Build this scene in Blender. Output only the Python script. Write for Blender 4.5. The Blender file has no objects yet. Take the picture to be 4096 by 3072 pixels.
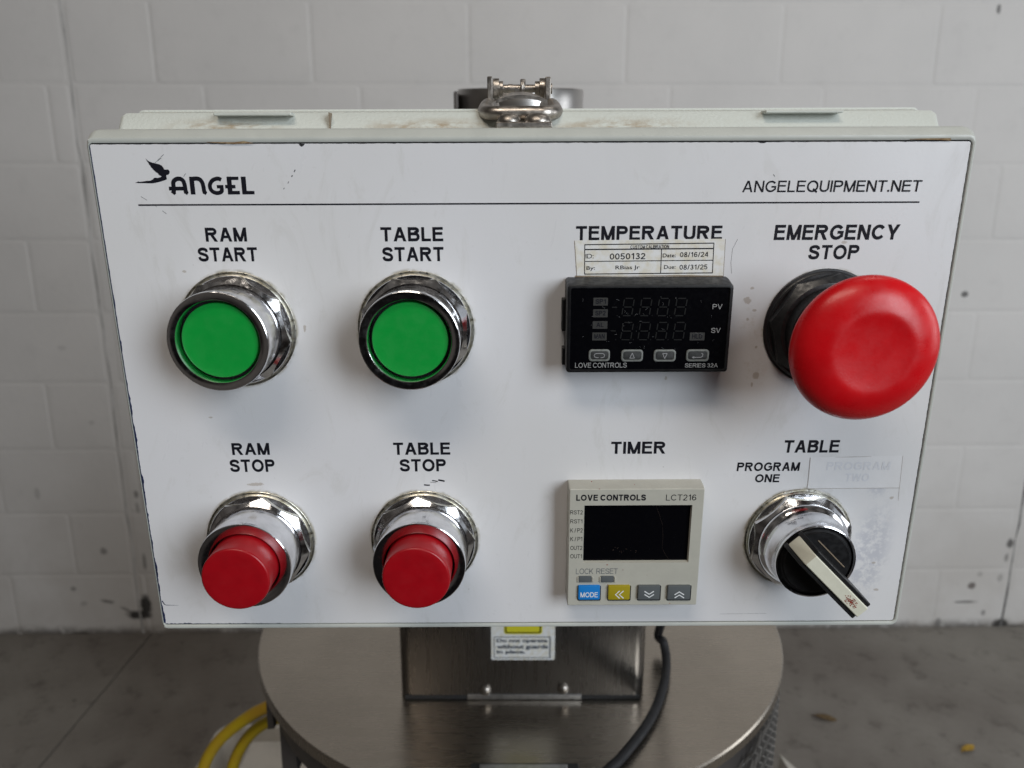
import bpy, math, random, os
import numpy as np
random.seed(7)
rng = np.random.default_rng(7)
SC = bpy.context.scene
COL = SC.collection

# ------------------------------------------------------------------ camera
TH = math.radians(13.6)          # camera looks down by this much
HC = 1.315                       # camera height above the floor
FPX = 2963.0                     # focal length in pixels of a 4096 px wide frame
cam = bpy.data.objects.new('camera', bpy.data.cameras.new('camera'))
COL.objects.link(cam)
cam.location = (0, 0, HC)
cam.rotation_euler = (math.radians(90) - TH, 0, 0)
cam.data.sensor_width = 36.0
cam.data.lens = FPX / 4096 * 36.0
cam.data.clip_start = 0.01
cam.data.clip_end = 60
cam.data.dof.use_dof = True
cam.data.dof.focus_distance = 0.262
cam.data.dof.aperture_fstop = 17.0
SC.camera = cam

# ------------------------------------------------------------------ light
SC.view_settings.view_transform = 'Standard'
SC.view_settings.look = 'None'
SC.view_settings.gamma = 1.0
SC.view_settings.use_curve_mapping = False
SC.view_settings.exposure = 0.0
world = bpy.data.worlds.new('World')
SC.world = world
world.use_nodes = True


class NT:
    """small helper to write node maths"""
    def __init__(s, tree):
        s.t = tree
    def new(s, typ, **kw):
        n = s.t.nodes.new(typ)
        for k, v in kw.items():
            setattr(n, k, v)
        return n
    def put(s, sock, v):
        if isinstance(v, bpy.types.NodeSocket):
            s.t.links.new(v, sock)
        elif v is not None:
            if hasattr(sock.default_value, '__len__') and not hasattr(v, '__len__'):
                v = (v,) * len(sock.default_value)
            if hasattr(sock.default_value, '__len__') and len(sock.default_value) == 4 and len(v) == 3:
                v = (*v, 1)
            sock.default_value = v
    def m(s, op, a, b=None, c=None, clamp=False):
        n = s.new('ShaderNodeMath', operation=op, use_clamp=clamp)
        for i, v in enumerate((a, b, c)):
            if v is not None:
                s.put(n.inputs[i], v)
        return n.outputs[0]
    def sm(s, v, lo, hi, a=0.0, b=1.0):
        n = s.new('ShaderNodeMapRange', interpolation_type='SMOOTHSTEP')
        for k, x in zip(('Value', 'From Min', 'From Max', 'To Min', 'To Max'), (v, lo, hi, a, b)):
            s.put(n.inputs[k], x)
        return n.outputs[0]
    def mix(s, f, a, b):
        n = s.new('ShaderNodeMix', data_type='RGBA')
        s.put(n.inputs[0], f); s.put(n.inputs[6], a); s.put(n.inputs[7], b)
        return n.outputs[2]
    def noise(s, vec, scale, detail=3, rough=0.5, out=0, dist=0.0):
        n = s.new('ShaderNodeTexNoise')
        s.put(n.inputs['Vector'], vec); n.inputs['Scale'].default_value = scale
        n.inputs['Detail'].default_value = detail; n.inputs['Roughness'].default_value = rough
        n.inputs['Distortion'].default_value = dist
        return n.outputs[out]
    def sep(s, v):
        n = s.new('ShaderNodeSeparateXYZ'); s.put(n.inputs[0], v); return n.outputs
    def comb(s, x, y, z):
        n = s.new('ShaderNodeCombineXYZ')
        for i, v in enumerate((x, y, z)):
            s.put(n.inputs[i], v)
        return n.outputs[0]
    def vm(s, op, a, b):
        n = s.new('ShaderNodeVectorMath', operation=op)
        s.put(n.inputs[0], a); s.put(n.inputs[1], b)
        return n.outputs[1] if op in ('LENGTH', 'DISTANCE', 'DOT_PRODUCT') else n.outputs[0]


def build_world():
    """the rest of the workshop as light: dim warm hall, paler roof, dark figure-high zone behind the camera"""
    t = world.node_tree
    n = NT(t)
    bg = t.nodes['Background']
    d = n.new('ShaderNodeTexCoord').outputs['Generated']
    x, y, z = n.sep(d)[0:3]
    up = n.sm(z, -0.05, 0.75)
    base = n.mix(up, (0.075, 0.062, 0.053), (0.125, 0.115, 0.105))
    low = n.sm(z, -0.45, 0.0)
    base = n.mix(low, (0.040, 0.033, 0.029), base)
    # patches added for contrast in reflections, and an added bright zone at right for glints
    pn = n.noise(d, 2.6, 3, 0.6)
    base = n.mix(n.sm(pn, 0.40, 0.62), n.mix(0.75, base, (0.0, 0.0, 0.0)), n.mix(0.16, base, (0.26, 0.25, 0.24)))
    side = n.m('MULTIPLY', n.sm(x, 0.80, 0.93), n.m('MULTIPLY', n.sm(z, -0.08, 0.02), n.sm(z, 0.42, 0.30)))
    base = n.mix(side, base, (0.56, 0.60, 0.65))
    # darker in the middle behind the viewer, where someone stands at the machine
    ax = n.m('ABSOLUTE', n.m('ADD', x, 0.02))
    who = n.m('MULTIPLY', n.sm(ax, 0.20, 0.27, 1, 0), n.m('MULTIPLY', n.sm(z, 0.10, 0.22, 1, 0), n.sm(y, -0.4, -0.2, 1, 0)))
    base = n.mix(n.m('MULTIPLY', who, 0.93), base, (0.004, 0.0035, 0.004))
    n.put(bg.inputs['Color'], base)
    bg.inputs['Strength'].default_value = 0.7


build_world()


def area(name, loc, target, sx, sy, power, col):
    l = bpy.data.lights.new(name, 'AREA')
    l.shape = 'RECTANGLE'; l.size = sx; l.size_y = sy; l.energy = power; l.color = col
    o = bpy.data.objects.new(name, l); COL.objects.link(o)
    o.location = loc
    from mathutils import Vector
    o.rotation_euler = (Vector(target) - Vector(loc)).to_track_quat('-Z', 'Y').to_euler()
    return o


area('open_door_light', (2.25, -2.25, 2.15), (0, 0.7, 1.0), 1.6, 2.3, 101, (0.86, 0.935, 1.0))
area('roof_light', (-0.35, -1.05, 3.1), (0, 0.6, 1.1), 1.2, 0.4, 19, (1.0, 0.90, 0.78))
area('wall_fill_light', (1.15, 0.75, 3.7), (0.75, 1.9, 1.3), 1.2, 0.6, 6.5, (1.0, 0.955, 0.90))  # added fill lamp, brightens the upper part of the wall
area('side_fill_light', (3.1, 0.45, 1.5), (0.3, 1.6, 0.6), 1.0, 1.6, 14, (0.92, 0.96, 1.0))  # added fill lamp, makes wall and floor brighter towards the right

# ------------------------------------------------------------------ geometry helpers
CC = np.array([2048.0, 1536.0])
MCAM = np.stack([[1, 0, 0], [0, -math.sin(TH), -math.cos(TH)], [0, math.cos(TH), -math.sin(TH)]], 1)
P0 = np.array([0.0, 0.0, HC])
# the front face of the control box: middle point and axes (right, up, out)
BO = np.array([0.00627253, 0.24976923, 1.24697606])
BR = np.array([[0.99998804, -0.00358687, 0.00332356],
               [0.00314347, -0.04909613, -0.99878911],
               [0.0037457, 0.99878762, -0.04908426]])


def ray(x, y):
    return MCAM @ np.array([(x - CC[0]) / FPX, (y - CC[1]) / FPX, 1.0])


def on_z(x, y, z):
    d = ray(x, y); return P0 + d * ((z - HC) / d[2])


def on_y(x, y, yy):
    d = ray(x, y); return P0 + d * (yy / d[1])


def face(x, y, w=0.0):
    """point (mm) of the box's own axes, w mm in front of its face, seen at photo pixel x, y"""
    d = BR.T @ ray(x, y) * 1000
    o = BR.T @ (P0 - BO) * 1000
    return (o + d * ((w - o[2]) / d[2]))[:2]


def box_px(u, v, w):
    q = MCAM.T @ (BO + BR @ (np.array([u, v, w]) / 1000) - P0)
    return q[:2] / q[2] * FPX + CC


class Z:
    """measurements taken in an enlarged crop of the photograph"""
    def __init__(s, ox, oy, k):
        s.o, s.k = (ox, oy), k
    def px(s, x, y):
        return s.o[0] + x / s.k, s.o[1] + y / s.k
    def __call__(s, x, y, w=0.0):
        return face(*s.px(x, y), w)


def empty(name, loc=(0, 0, 0), mat=None):
    o = bpy.data.objects.new(name, None); COL.objects.link(o)
    o.empty_display_size = 0.05
    if mat is not None:
        o.matrix_world = mat
    else:
        o.location = loc
    return o


def tag(o, label=None, cat=None, group=None, kind=None):
    for k, v in (('label', label), ('category', cat), ('group', group), ('kind', kind)):
        if v:
            o[k] = v
    return o


def mesh_obj(name, V, F, mat, parent=None, scale=0.001, smooth=35, loc=None):
    me = bpy.data.meshes.new(name)
    me.from_pydata([tuple(float(c) * scale for c in v) for v in V], [], [tuple(int(i) for i in f) for f in F])
    me.validate()
    me.update()
    import bmesh
    bm = bmesh.new(); bm.from_mesh(me)
    bmesh.ops.recalc_face_normals(bm, faces=bm.faces[:])
    bm.to_mesh(me); bm.free()
    if smooth:
        me.shade_smooth()
        me.set_sharp_from_angle(angle=math.radians(smooth))
    me.materials.append(mat)
    o = bpy.data.objects.new(name, me); COL.objects.link(o)
    if parent is not None:
        o.parent = parent
    if loc is not None:
        o.location = tuple(c * scale for c in loc)
    return o


class MB:
    """collects vertices and faces of one mesh"""
    def __init__(s):
        s.V = []; s.F = []
    def add(s, V, F):
        b = len(s.V)
        s.V += [tuple(v) for v in V]
        s.F += [tuple(i + b for i in f) for f in F]
        return s
    def loft(s, rings, cap0=True, cap1=True, closed=True):
        n = len(rings[0]); V = []; F = []
        for r in rings:
            V += [tuple(p) for p in r]
        for k in range(len(rings) - 1):
            for i in range(n if closed else n - 1):
                j = (i + 1) % n
                F.append((k * n + i, k * n + j, (k + 1) * n + j, (k + 1) * n + i))
        if cap0: F.append(tuple(range(n))[::-1])
        if cap1: F.append(tuple((len(rings) - 1) * n + i for i in range(n)))
        return s.add(V, F)
    def lathe(s, prof, n=72, c=(0, 0), cap0=True, cap1=True, rf=None):
        T = [2 * math.pi * i / n for i in range(n)]
        rings = []
        for r, z in prof:
            rings.append([(c[0] + r * math.cos(t), c[1] + r * math.sin(t), z) for t in T])
        return s.loft(rings, cap0, cap1)
    def tube(s, pts, r, n=12, cap=True):
        pts = [np.array(p, float) for p in pts]
        rings = []; up = None
        for i, p in enumerate(pts):
            a = pts[max(0, i - 1)]; b = pts[min(len(pts) - 1, i + 1)]
            t = (b - a) / np.linalg.norm(b - a)
            if up is None:
                up = np.array([0, 0, 1.0]) if abs(t[2]) < 0.9 else np.array([1.0, 0, 0])
            up = up - t * (up @ t); up /= np.linalg.norm(up)
            sd = np.cross(t, up)
            rr = r[i] if hasattr(r, '__len__') else r
            rings.append([p + rr * (math.cos(q) * up + math.sin(q) * sd) for q in np.linspace(0, 2 * math.pi, n, endpoint=False)])
        return s.loft(rings, cap, cap)
    def box(s, x0, x1, y0, y1, z0, z1, b=0.0):
        if b:
            return s.loft([rrect(x0 + b, x1 - b, y0 + b, y1 - b, b * .6, z0), rrect(x0, x1, y0, y1, b, z0 + b),
                           rrect(x0, x1, y0, y1, b, z1 - b), rrect(x0 + b, x1 - b, y0 + b, y1 - b, b * .6, z1)])
        V = [(x, y, z) for z in (z0, z1) for x, y in ((x0, y0), (x1, y0), (x1, y1), (x0, y1))]
        return s.add(V, [(3, 2, 1, 0), (4, 5, 6, 7), (0, 1, 5, 4), (1, 2, 6, 5), (2, 3, 7, 6), (3, 0, 4, 7)])
    def flat(s, pts, w):
        n = len(pts)
        return s.add([(p[0], p[1], w) for p in pts], [tuple(range(n))])
    def stroke(s, pts, width, w):
        """a flat line of given width along pts"""
        P = [np.array(p[:2], float) for p in pts]
        L = []; R = []
        for i, p in enumerate(P):
            a = P[max(0, i - 1)]; b = P[min(len(P) - 1, i + 1)]
            t = (b - a) / max(np.linalg.norm(b - a), 1e-9); nn = np.array([-t[1], t[0]])
            wd = width[i] if hasattr(width, '__len__') else width
            L.append(p + nn * wd / 2); R.append(p - nn * wd / 2)
        V = [(q[0], q[1], w) for q in L + R]; n = len(P)
        return s.add(V, [(i, i + 1, n + i + 1, n + i) for i in range(n - 1)])
    def obj(s, name, mat, parent=None, **kw):
        return mesh_obj(name, s.V, s.F, mat, parent, **kw)


def rrect(x0, x1, y0, y1, r, w, n=5):
    r = max(min(r, (x1 - x0) / 2 - 1e-6, (y1 - y0) / 2 - 1e-6), 1e-5)
    out = []
    for cx, cy, a in ((x1 - r, y1 - r, 0), (x0 + r, y1 - r, 90), (x0 + r, y0 + r, 180), (x1 - r, y0 + r, 270)):
        for k in range(n + 1):
            t = math.radians(a + 90 * k / n)
            out.append((cx + r * math.cos(t), cy + r * math.sin(t), w))
    return out


def smooth_path(pts, n=8):
    """Catmull-Rom through pts"""
    P = [np.array(p, float) for p in pts]
    P = [2 * P[0] - P[1]] + P + [2 * P[-1] - P[-2]]
    out = []
    for i in range(1, len(P) - 2):
        for k in range(n):
            t = k / n
            a, b, c, d = P[i - 1:i + 3]
            out.append(0.5 * (2 * b + (c - a) * t + (2 * a - 5 * b + 4 * c - d) * t * t + (3 * b - a - 3 * c + d) * t ** 3))
    out.append(P[-2])
    return out


# ------------------------------------------------------------------ text
_tc = {}


# a plain grotesque alphabet drawn as strokes of even weight (cap height 1)
def _ell(cx, cy, rx, ry, a0, a1, n=22):
    return [(cx + rx * math.cos(math.radians(a0 + (a1 - a0) * i / n)), cy + ry * math.sin(math.radians(a0 + (a1 - a0) * i / n))) for i in range(n + 1)]


def _char(ch, t):
    """shapes of one letter: ('r', x0, x1, y0, y1) bars, ('d', xb, xt, y0, y1) slanted bars, ('c', points) curved strokes; and its width"""
    h = t / 2
    if ch == 'A': return [('d', h * 1.05, .465 - h * .12, 0, 1), ('d', .93 - h * 1.05, .465 + h * .12, 0, 1), ('r', .2, .73, .24, .24 + t * .9)], .93
    if ch == 'B': return [('r', 0, t, 0, 1), ('c', [(h, 1 - h), (.48, 1 - h)] + _ell(.50, .765, .24 - h * .2, .235 - h, 80, -80) + [(.48, .53), (h, .53)]),
                          ('c', [(h, .53), (.5, .53)] + _ell(.53, .265 + h * .5, .32 - h, .265 - h * .5, 80, -80) + [(.5, h), (h, h)])], .85
    if ch == 'C': return [('c', _ell(.49, .5, .49 - h, .5 - h, 38, 322, 34))], .93
    if ch == 'D': return [('r', 0, t, 0, 1), ('c', [(h, 1 - h), (.38, 1 - h)] + _ell(.40, .5, .49 - h, .5 - h, 86, -86, 26) + [(.38, h), (h, h)])], .89
    if ch == 'E': return [('r', 0, t, 0, 1), ('r', h, .76, 1 - t * .9, 1), ('r', h, .72, .55 - t * .45, .55 + t * .45), ('r', h, .78, 0, t * .9)], .78
    if ch == 'G': return [('c', _ell(.5, .5, .5 - h, .5 - h, 38, 318, 34) + [(.97 - h, .22), (.97 - h, .45)]), ('r', .54, .97, .40, .40 + t * .9)], .97
    if ch == 'H': return [('r', 0, t, 0, 1), ('r', .84 - t, .84, 0, 1), ('r', h, .84 - h, .53 - t * .45, .53 + t * .45)], .84
    if ch == 'I': return [('r', 0, t, 0, 1)], t
    if ch == 'K': return [('r', 0, t, 0, 1), ('d', h + .02, .84 - h * 1.2, .34, 1), ('d', .86 - h * 1.2, .32, 0, .66)], .86
    if ch == 'L': return [('r', 0, t, 0, 1), ('r', h, .68, 0, t * .9)], .68
    if ch == 'M': return [('r', 0, t, 0, 1), ('r', .98 - t, .98, 0, 1), ('d', .49, h, 0, 1), ('d', .49, .98 - h, 0, 1)], .98
    if ch == 'N': return [('r', 0, t, 0, 1), ('r', .85 - t, .85, 0, 1), ('d', .85 - h * 1.1, h * 1.1, 0, 1)], .85
    if ch == 'O': return [('c', _ell(.51, .5, .51 - h, .51 - h, 0, 360, 44))], 1.02
    if ch == 'P': return [('r', 0, t, 0, 1), ('c', [(h, 1 - h), (.48, 1 - h)] + _ell(.50, .71, .31 - h, .29 - h, 84, -84) + [(.48, .42 + h), (h, .42 + h)])], .81
    if ch == 'Q': return [('c', _ell(.51, .5, .51 - h, .51 - h, 0, 360, 44)), ('c', [(.58, .28), (.95, -.02)])], 1.02
    if ch == 'R': return [('r', 0, t, 0, 1), ('c', [(h, 1 - h), (.52, 1 - h)] + _ell(.54, .725, .32 - h, .275 - h, 84, -84) + [(.52, .45 + h), (h, .45 + h)]), ('d', .90 - h * 1.2, .48, 0, .47)], .91
    if ch == 'S':
        s = [(.765, .70), (.70, .86), (.44, .935), (.17, .87), (.085, .735), (.15, .61), (.42, .525), (.68, .43), (.775, .27), (.68, .11), (.43, .065), (.15, .13), (.065, .31)]
        k = (h - .065) * .9
        return [('c', [tuple(p[:2]) for p in smooth_path([(.42 + (x - .42) * (1 - k / .36), .5 + (y - .5) * (1 - k / .435), 0) for x, y in s], 5)])], .84
    if ch == 'T': return [('r', 0, .80, 1 - t * .9, 1), ('r', .40 - h, .40 + h, 0, 1)], .80
    if ch == 'U': return [('c', [(h, 1), (h, .40)] + _ell(.42, .36, .42 - h, .36 - h, 176, 364, 26) + [(.84 - h, .40), (.84 - h, 1)])], .84
    if ch == 'V': return [('d', .46 - h * .12, h * 1.05, 0, 1), ('d', .46 + h * .12, .92 - h * 1.05, 0, 1)], .92
    if ch == 'W': return [('d', .33, h, 0, 1), ('d', .33, .65, 0, 1), ('d', .97, .65, 0, 1), ('d', .97, 1.30 - h, 0, 1)], 1.30
    if ch == 'Y': return [('r', .45 - h, .45 + h, 0, .44), ('d', .45, h * 1.1, .38, 1), ('d', .45, .90 - h * 1.1, .38, 1)], .90
    if ch == '.': return [('r', 0, t * 1.1, 0, t * 1.1)], t * 1.1
    if ch == ':': return [('r', 0, t * 1.1, 0, t * 1.1), ('r', 0, t * 1.1, .55, .55 + t * 1.1)], t * 1.1
    if ch == '/': return [('d', h * .8, .36, 0, 1)], .40
    if ch == '0': return [('c', _ell(.34, .5, .34 - h, .5 - h, 0, 360, 40))], .68
    if ch == '1': return [('r', .30, .30 + t, 0, 1), ('d', .10, .36, .70, .98)], .30 + t + .08
    if ch == '2': return [('c', _ell(.34, .69, .33 - h, .31 - h, 170, -30, 22) + [(.34, .34), (.10, t * .8)]), ('r', 0, .68, 0, t * .9)], .68
    if ch == '3': return [('c', _ell(.33, .74, .29 - h, .26 - h, 165, -80, 20) + [(.28, .53)]), ('c', [(.28, .53)] + _ell(.33, .28, .34 - h, .28 - h, 80, -165, 22))], .68
    if ch == '4': return [('r', .44, .44 + t, 0, 1), ('r', 0, .68, .22, .22 + t * .9), ('d', h * .9, .46, .26, 1)], .68
    if ch == '5': return [('r', .10, .62, 1 - t * .9, 1), ('d', .10, .16, .46, 1), ('c', [(.09, .50)] + _ell(.33, .33, .34 - h, .33 - h, 130, -155, 24))], .68
    if ch == '6': return [('c', _ell(.34, .32, .34 - h, .32 - h, 0, 360, 30)), ('c', [(h, .32)] + _ell(.36, .52, .36 - h, .48 - h, 178, 40, 20))], .68
    if ch == '8': return [('c', _ell(.34, .75, .28 - h, .25 - h * .8, 0, 360, 30)), ('c', _ell(.34, .27, .34 - h, .27 - h * .8, 0, 360, 30))], .68
    return [], .30


def glyphs(body, t=.2):
    """outline of a line of capitals, scaled to the unit square: vertices, faces, layer of each vertex"""
    key = (body, t)
    if key in _tc:
        return _tc[key]
    mb = MB(); x = 0.0; lay = []; k = 0
    for ch in body:
        shp, w = _char(ch, t)
        for s in shp:
            if s[0] == 'r':
                P = [(x + s[1], s[3]), (x + s[2], s[3]), (x + s[2], s[4]), (x + s[1], s[4])]; mb.flat(P, 0)
            elif s[0] == 'd':
                dx, dy = s[2] - s[1], s[4] - s[3]; hw = t / 2 * math.hypot(dx, dy) / dy
                mb.flat([(x + s[1] - hw, s[3]), (x + s[1] + hw, s[3]), (x + s[2] + hw, s[4]), (x + s[2] - hw, s[4])], 0)
            else:
                mb.stroke([(x + p[0], p[1]) for p in s[1]], t, 0)
            lay += [k] * (len(mb.V) - len(lay)); k += 1
        x += w + (.13 if ch != ' ' else 0)
    V = np.array(mb.V)[:, :2]; lo, hi = V.min(0), V.max(0)
    _tc[key] = ((V - lo) / (hi - lo), mb.F, lay)
    return _tc[key]


def glyphs_soft(body, weight=0.0):
    """mixed case lettering from the built-in typeface"""
    key = (body, weight, 'soft')
    if key in _tc:
        return _tc[key]
    cu = bpy.data.curves.new('text', 'FONT')
    cu.body = body; cu.size = 1.0; cu.resolution_u = 4; cu.offset = weight
    o = bpy.data.objects.new('text', cu); COL.objects.link(o)
    bpy.context.view_layer.update()
    me = bpy.data.meshes.new_from_object(o.evaluated_get(bpy.context.evaluated_depsgraph_get()))
    V = np.array([v.co[:2] for v in me.vertices]); F = [tuple(p.vertices) for p in me.polygons]
    bpy.data.objects.remove(o); bpy.data.curves.remove(cu); bpy.data.meshes.remove(me)
    lo, hi = V.min(0), V.max(0)
    _tc[key] = ((V - lo) / (hi - lo), F, [0] * len(V))
    return _tc[key]


def put_text(mb, body, z, x0, y0, x1, y1, w, t=.2, soft=None, tilt=0.0, shear=0.0):
    """text fitted to the rectangle x0..x1, y0..y1 of crop z, lying w mm in front of the box face"""
    V, F, lay = glyphs_soft(body, soft) if soft is not None else glyphs(body, t)
    xc, yc = (x0 + x1) / 2, (y0 + y1) / 2
    c = z(xc, yc, w)
    W = z(x1, yc, w)[0] - z(x0, yc, w)[0]
    H = z(xc, y0, w)[1] - z(xc, y1, w)[1]
    a, b = np.array(z.px(xc, yc)), np.array(z.px(xc, yc + 10))
    # a true vertical leans in the picture here: leave that lean out of the width
    q = box_px(*c, w); q2 = box_px(c[0], c[1] - H, w)
    W -= abs(q2[0] - q[0]) / abs(q2[1] - q[1]) * H + abs(shear) * H
    Q = (V - 0.5) * np.array([W, H])
    Q[:, 0] += Q[:, 1] * shear
    ca, sa = math.cos(tilt), math.sin(tilt)
    Q = Q @ np.array([[ca, sa], [-sa, ca]]) + c
    mb.add([(p[0], p[1], w + .0016 * k) for p, k in zip(Q, lay)], F)
    return mb


# ------------------------------------------------------------------ materials
def mat(name, col, rough=0.5, metal=0.0, spec=0.5, var=0.0, vscale=60, rvar=0.0, bump=0.0, bscale=400, coat=0.0,
        col2=None, aniso=0.0):
    m = bpy.data.materials.new(name); m.use_nodes = True
    t = m.node_tree; n = NT(t); p = t.nodes['Principled BSDF']
    p.inputs['Base Color'].default_value = (*col, 1); p.inputs['Roughness'].default_value = rough
    p.inputs['Metallic'].default_value = metal; p.inputs['Specular IOR Level'].default_value = spec
    p.inputs['Coat Weight'].default_value = coat; p.inputs['Anisotropic'].default_value = aniso
    oc = n.new('ShaderNodeTexCoord').outputs['Object']
    if var or rvar:
        nz = n.noise(oc, vscale, 5, 0.6)
        if var:
            c2 = col2 or tuple(c * (1 - var) for c in col)
            n.put(p.inputs['Base Color'], n.mix(n.sm(nz, 0.35, 0.7), col, c2))
        if rvar:
            nz2 = n.noise(oc, vscale * 1.7, 4, 0.6)
            n.put(p.inputs['Roughness'], n.sm(nz2, 0.3, 0.75, rough, min(1, rough + rvar)))
    if bump:
        b = n.new('ShaderNodeBump'); b.inputs['Strength'].default_value = bump; b.inputs['Distance'].default_value = 0.0004
        n.put(b.inputs['Height'], n.noise(oc, bscale, 4, 0.6)); n.put(p.inputs['Normal'], b.outputs[0])
    return m


M = {}
M['chrome'] = mat('chrome', (0.80, 0.80, 0.82), 0.07, 1, var=0.12, vscale=300, rvar=0.14)
M['zinc'] = mat('zinc', (0.55, 0.54, 0.49), 0.26, 1, var=0.35, vscale=500, rvar=0.3, col2=(0.40, 0.37, 0.28))
M['steel'] = mat('brushed_steel', (0.47, 0.43, 0.39), 0.30, 1, var=0.35, vscale=260, rvar=0.2, bump=0.15, bscale=900)
M['lid'] = mat('grey_plastic', (0.50, 0.515, 0.48), 0.34, 0, 0.5, var=0.06, vscale=90, rvar=0.2, bump=0.12, bscale=1500)
M['base_plastic'] = mat('base_plastic', (0.54, 0.56, 0.52), 0.5, 0, 0.4, var=0.08, vscale=120, bump=0.35, bscale=900)
M['ink'] = mat('black_ink', (0.008, 0.008, 0.013), 0.6, 0, 0.15)
M['ghost_ink'] = mat('ghost_print', (0.635, 0.64, 0.67), 0.45)
M['gap'] = mat('dark_gap', (0.015, 0.014, 0.016), 0.8)
M['blue_edge'] = mat('blue_chip', (0.012, 0.022, 0.085), 0.55, var=0.6, vscale=900)
M['green'] = mat('green_cap', (0.003, 0.30, 0.040), 0.36, 0, 0.5, var=0.04, vscale=140, rvar=0.2, bump=0.10, bscale=1300)
M['red'] = mat('red_cap', (0.34, 0.003, 0.008), 0.30, 0, 0.5, var=0.10, vscale=160, rvar=0.12, bump=0.03)
M['red_head'] = mat('red_mushroom', (0.60, 0.005, 0.009), 0.25, 0, 0.36, var=0.12, vscale=90, rvar=0.16, bump=0.06, bscale=1200)
M['black'] = mat('black_plastic', (0.008, 0.008, 0.009), 0.32, 0, 0.35, var=0.3, vscale=300, rvar=0.25)
M['black_nut'] = mat('black_nut', (0.016, 0.016, 0.018), 0.30, 0, 0.5, var=0.4, vscale=400, rvar=0.25, bump=0.08)
M['glass'] = mat('black_window', (0.002, 0.002, 0.003), 0.16, 0, 0.15, rvar=0.12, vscale=400)
M['seg'] = mat('dim_segment', (0.0095, 0.0095, 0.0095), 0.5, 0, .2)
M['lamp_off'] = mat('dim_indicator', (0.032, 0.031, 0.029), 0.5, var=0.2, vscale=900)
M['rubber'] = mat('grey_rubber', (0.20, 0.21, 0.20), 0.55, var=0.35, vscale=900)
M['rubber_dark'] = mat('dark_rubber', (0.030, 0.031, 0.031), 0.6, var=0.5, vscale=1200)
M['print_white'] = mat('pale_print', (0.31, 0.31, 0.31), 0.5)
M['print_grey'] = mat('grey_print', (0.30, 0.30, 0.31), 0.5)
M['beige'] = mat('beige_plastic', (0.45, 0.44, 0.385), 0.42, 0, 0.4, var=0.06, vscale=150, bump=0.06, bscale=1500)
M['key_blue'] = mat('blue_key', (0.01, 0.19, 0.56), 0.4, 0, 0.4)
M['key_yellow'] = mat('yellow_key', (0.34, 0.27, 0.012), 0.4, 0, 0.4)
M['key_grey'] = mat('grey_key', (0.095, 0.105, 0.11), 0.45, 0, 0.4)
M['key_print'] = mat('key_print', (0.74, 0.76, 0.78), 0.5)
M['paper'] = mat('white_paper', (0.74, 0.74, 0.74), 0.5, 0, 0.3, var=0.05, vscale=300, col2=(0.66, 0.62, 0.52))
M['tape'] = mat('white_tape', (0.705, 0.70, 0.71), 0.42, 0, 0.4, var=0.04, vscale=150)
M['rust'] = mat('rust_grime', (0.16, 0.085, 0.035), 0.85, var=0.6, vscale=700, col2=(0.30, 0.22, 0.12))
M['brown_line'] = mat('brown_line', (0.22, 0.17, 0.12), 0.8)
M['ivory'] = mat('ivory_plastic', (0.66, 0.65, 0.54), 0.4, 0, 0.4, var=0.06, vscale=400)
M['red_scuff'] = mat('red_scuff', (0.30, 0.035, 0.015), 0.7, var=0.5, vscale=1500)
M['cable'] = mat('cable_rubber', (0.012, 0.012, 0.014), 0.45, 0, 0.4, rvar=0.2, vscale=60)
M['yellow'] = mat('yellow_sheath', (0.42, 0.30, 0.010), 0.45, 0, 0.4, var=0.25, vscale=25, col2=(0.40, 0.24, 0.02))
M['cream'] = mat('cream_plastic', (0.52, 0.49, 0.44), 0.6, var=0.2, vscale=12)
M['dark_paint'] = mat('dark_paint', (0.018, 0.018, 0.019), 0.5)
M['leg_paint'] = mat('leg_paint', (0.11, 0.10, 0.095), 0.45, 0.6, var=0.2, vscale=30)
M['sticker_yellow'] = mat('sticker_yellow', (0.62, 0.56, 0.02), 0.5)
M['sticker_grey'] = mat('sticker_grey', (0.07, 0.085, 0.11), 0.5)
M['guard'] = mat('guard_metal', (0.50, 0.49, 0.48), 0.35, 0.9, var=0.3, vscale=60)
M['leaf'] = mat('dry_leaf', (0.42, 0.25, 0.02), 0.7, var=0.4, vscale=150)
M['leaf_brown'] = mat('brown_leaf', (0.12, 0.075, 0.03), 0.8, var=0.4, vscale=150)


def mat_disc(name, col, rough, scale=(1, 1, 1)):
    m = mat(name, col, rough, 1.0)
    t = m.node_tree; n = NT(t); p = t.nodes['Principled BSDF']
    oc = n.new('ShaderNodeTexCoord').outputs['Object']
    v = n.vm('MULTIPLY', oc, scale)
    a = n.noise(v, 24, 4, 0.55); b = n.noise(oc, 6, 4, 0.6)
    n.put(p.inputs['Base Color'], n.mix(n.sm(b, 0.3, 0.7), col, tuple(c * 0.82 for c in col)))
    n.put(p.inputs['Roughness'], n.sm(a, 0.25, 0.75, rough - 0.02, rough + 0.035))
    return m


M['disc'] = mat_disc('satin_steel_disc', (0.455, 0.405, 0.345), 0.27, (1, 9, 1))
M['housing'] = mat_disc('satin_steel_housing', (0.36, 0.34, 0.325), 0.27, (14, 1, 1))
M['pipe'] = mat_disc('satin_steel_pipe', (0.52, 0.50, 0.48), 0.32, (1, 1, 14))


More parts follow.
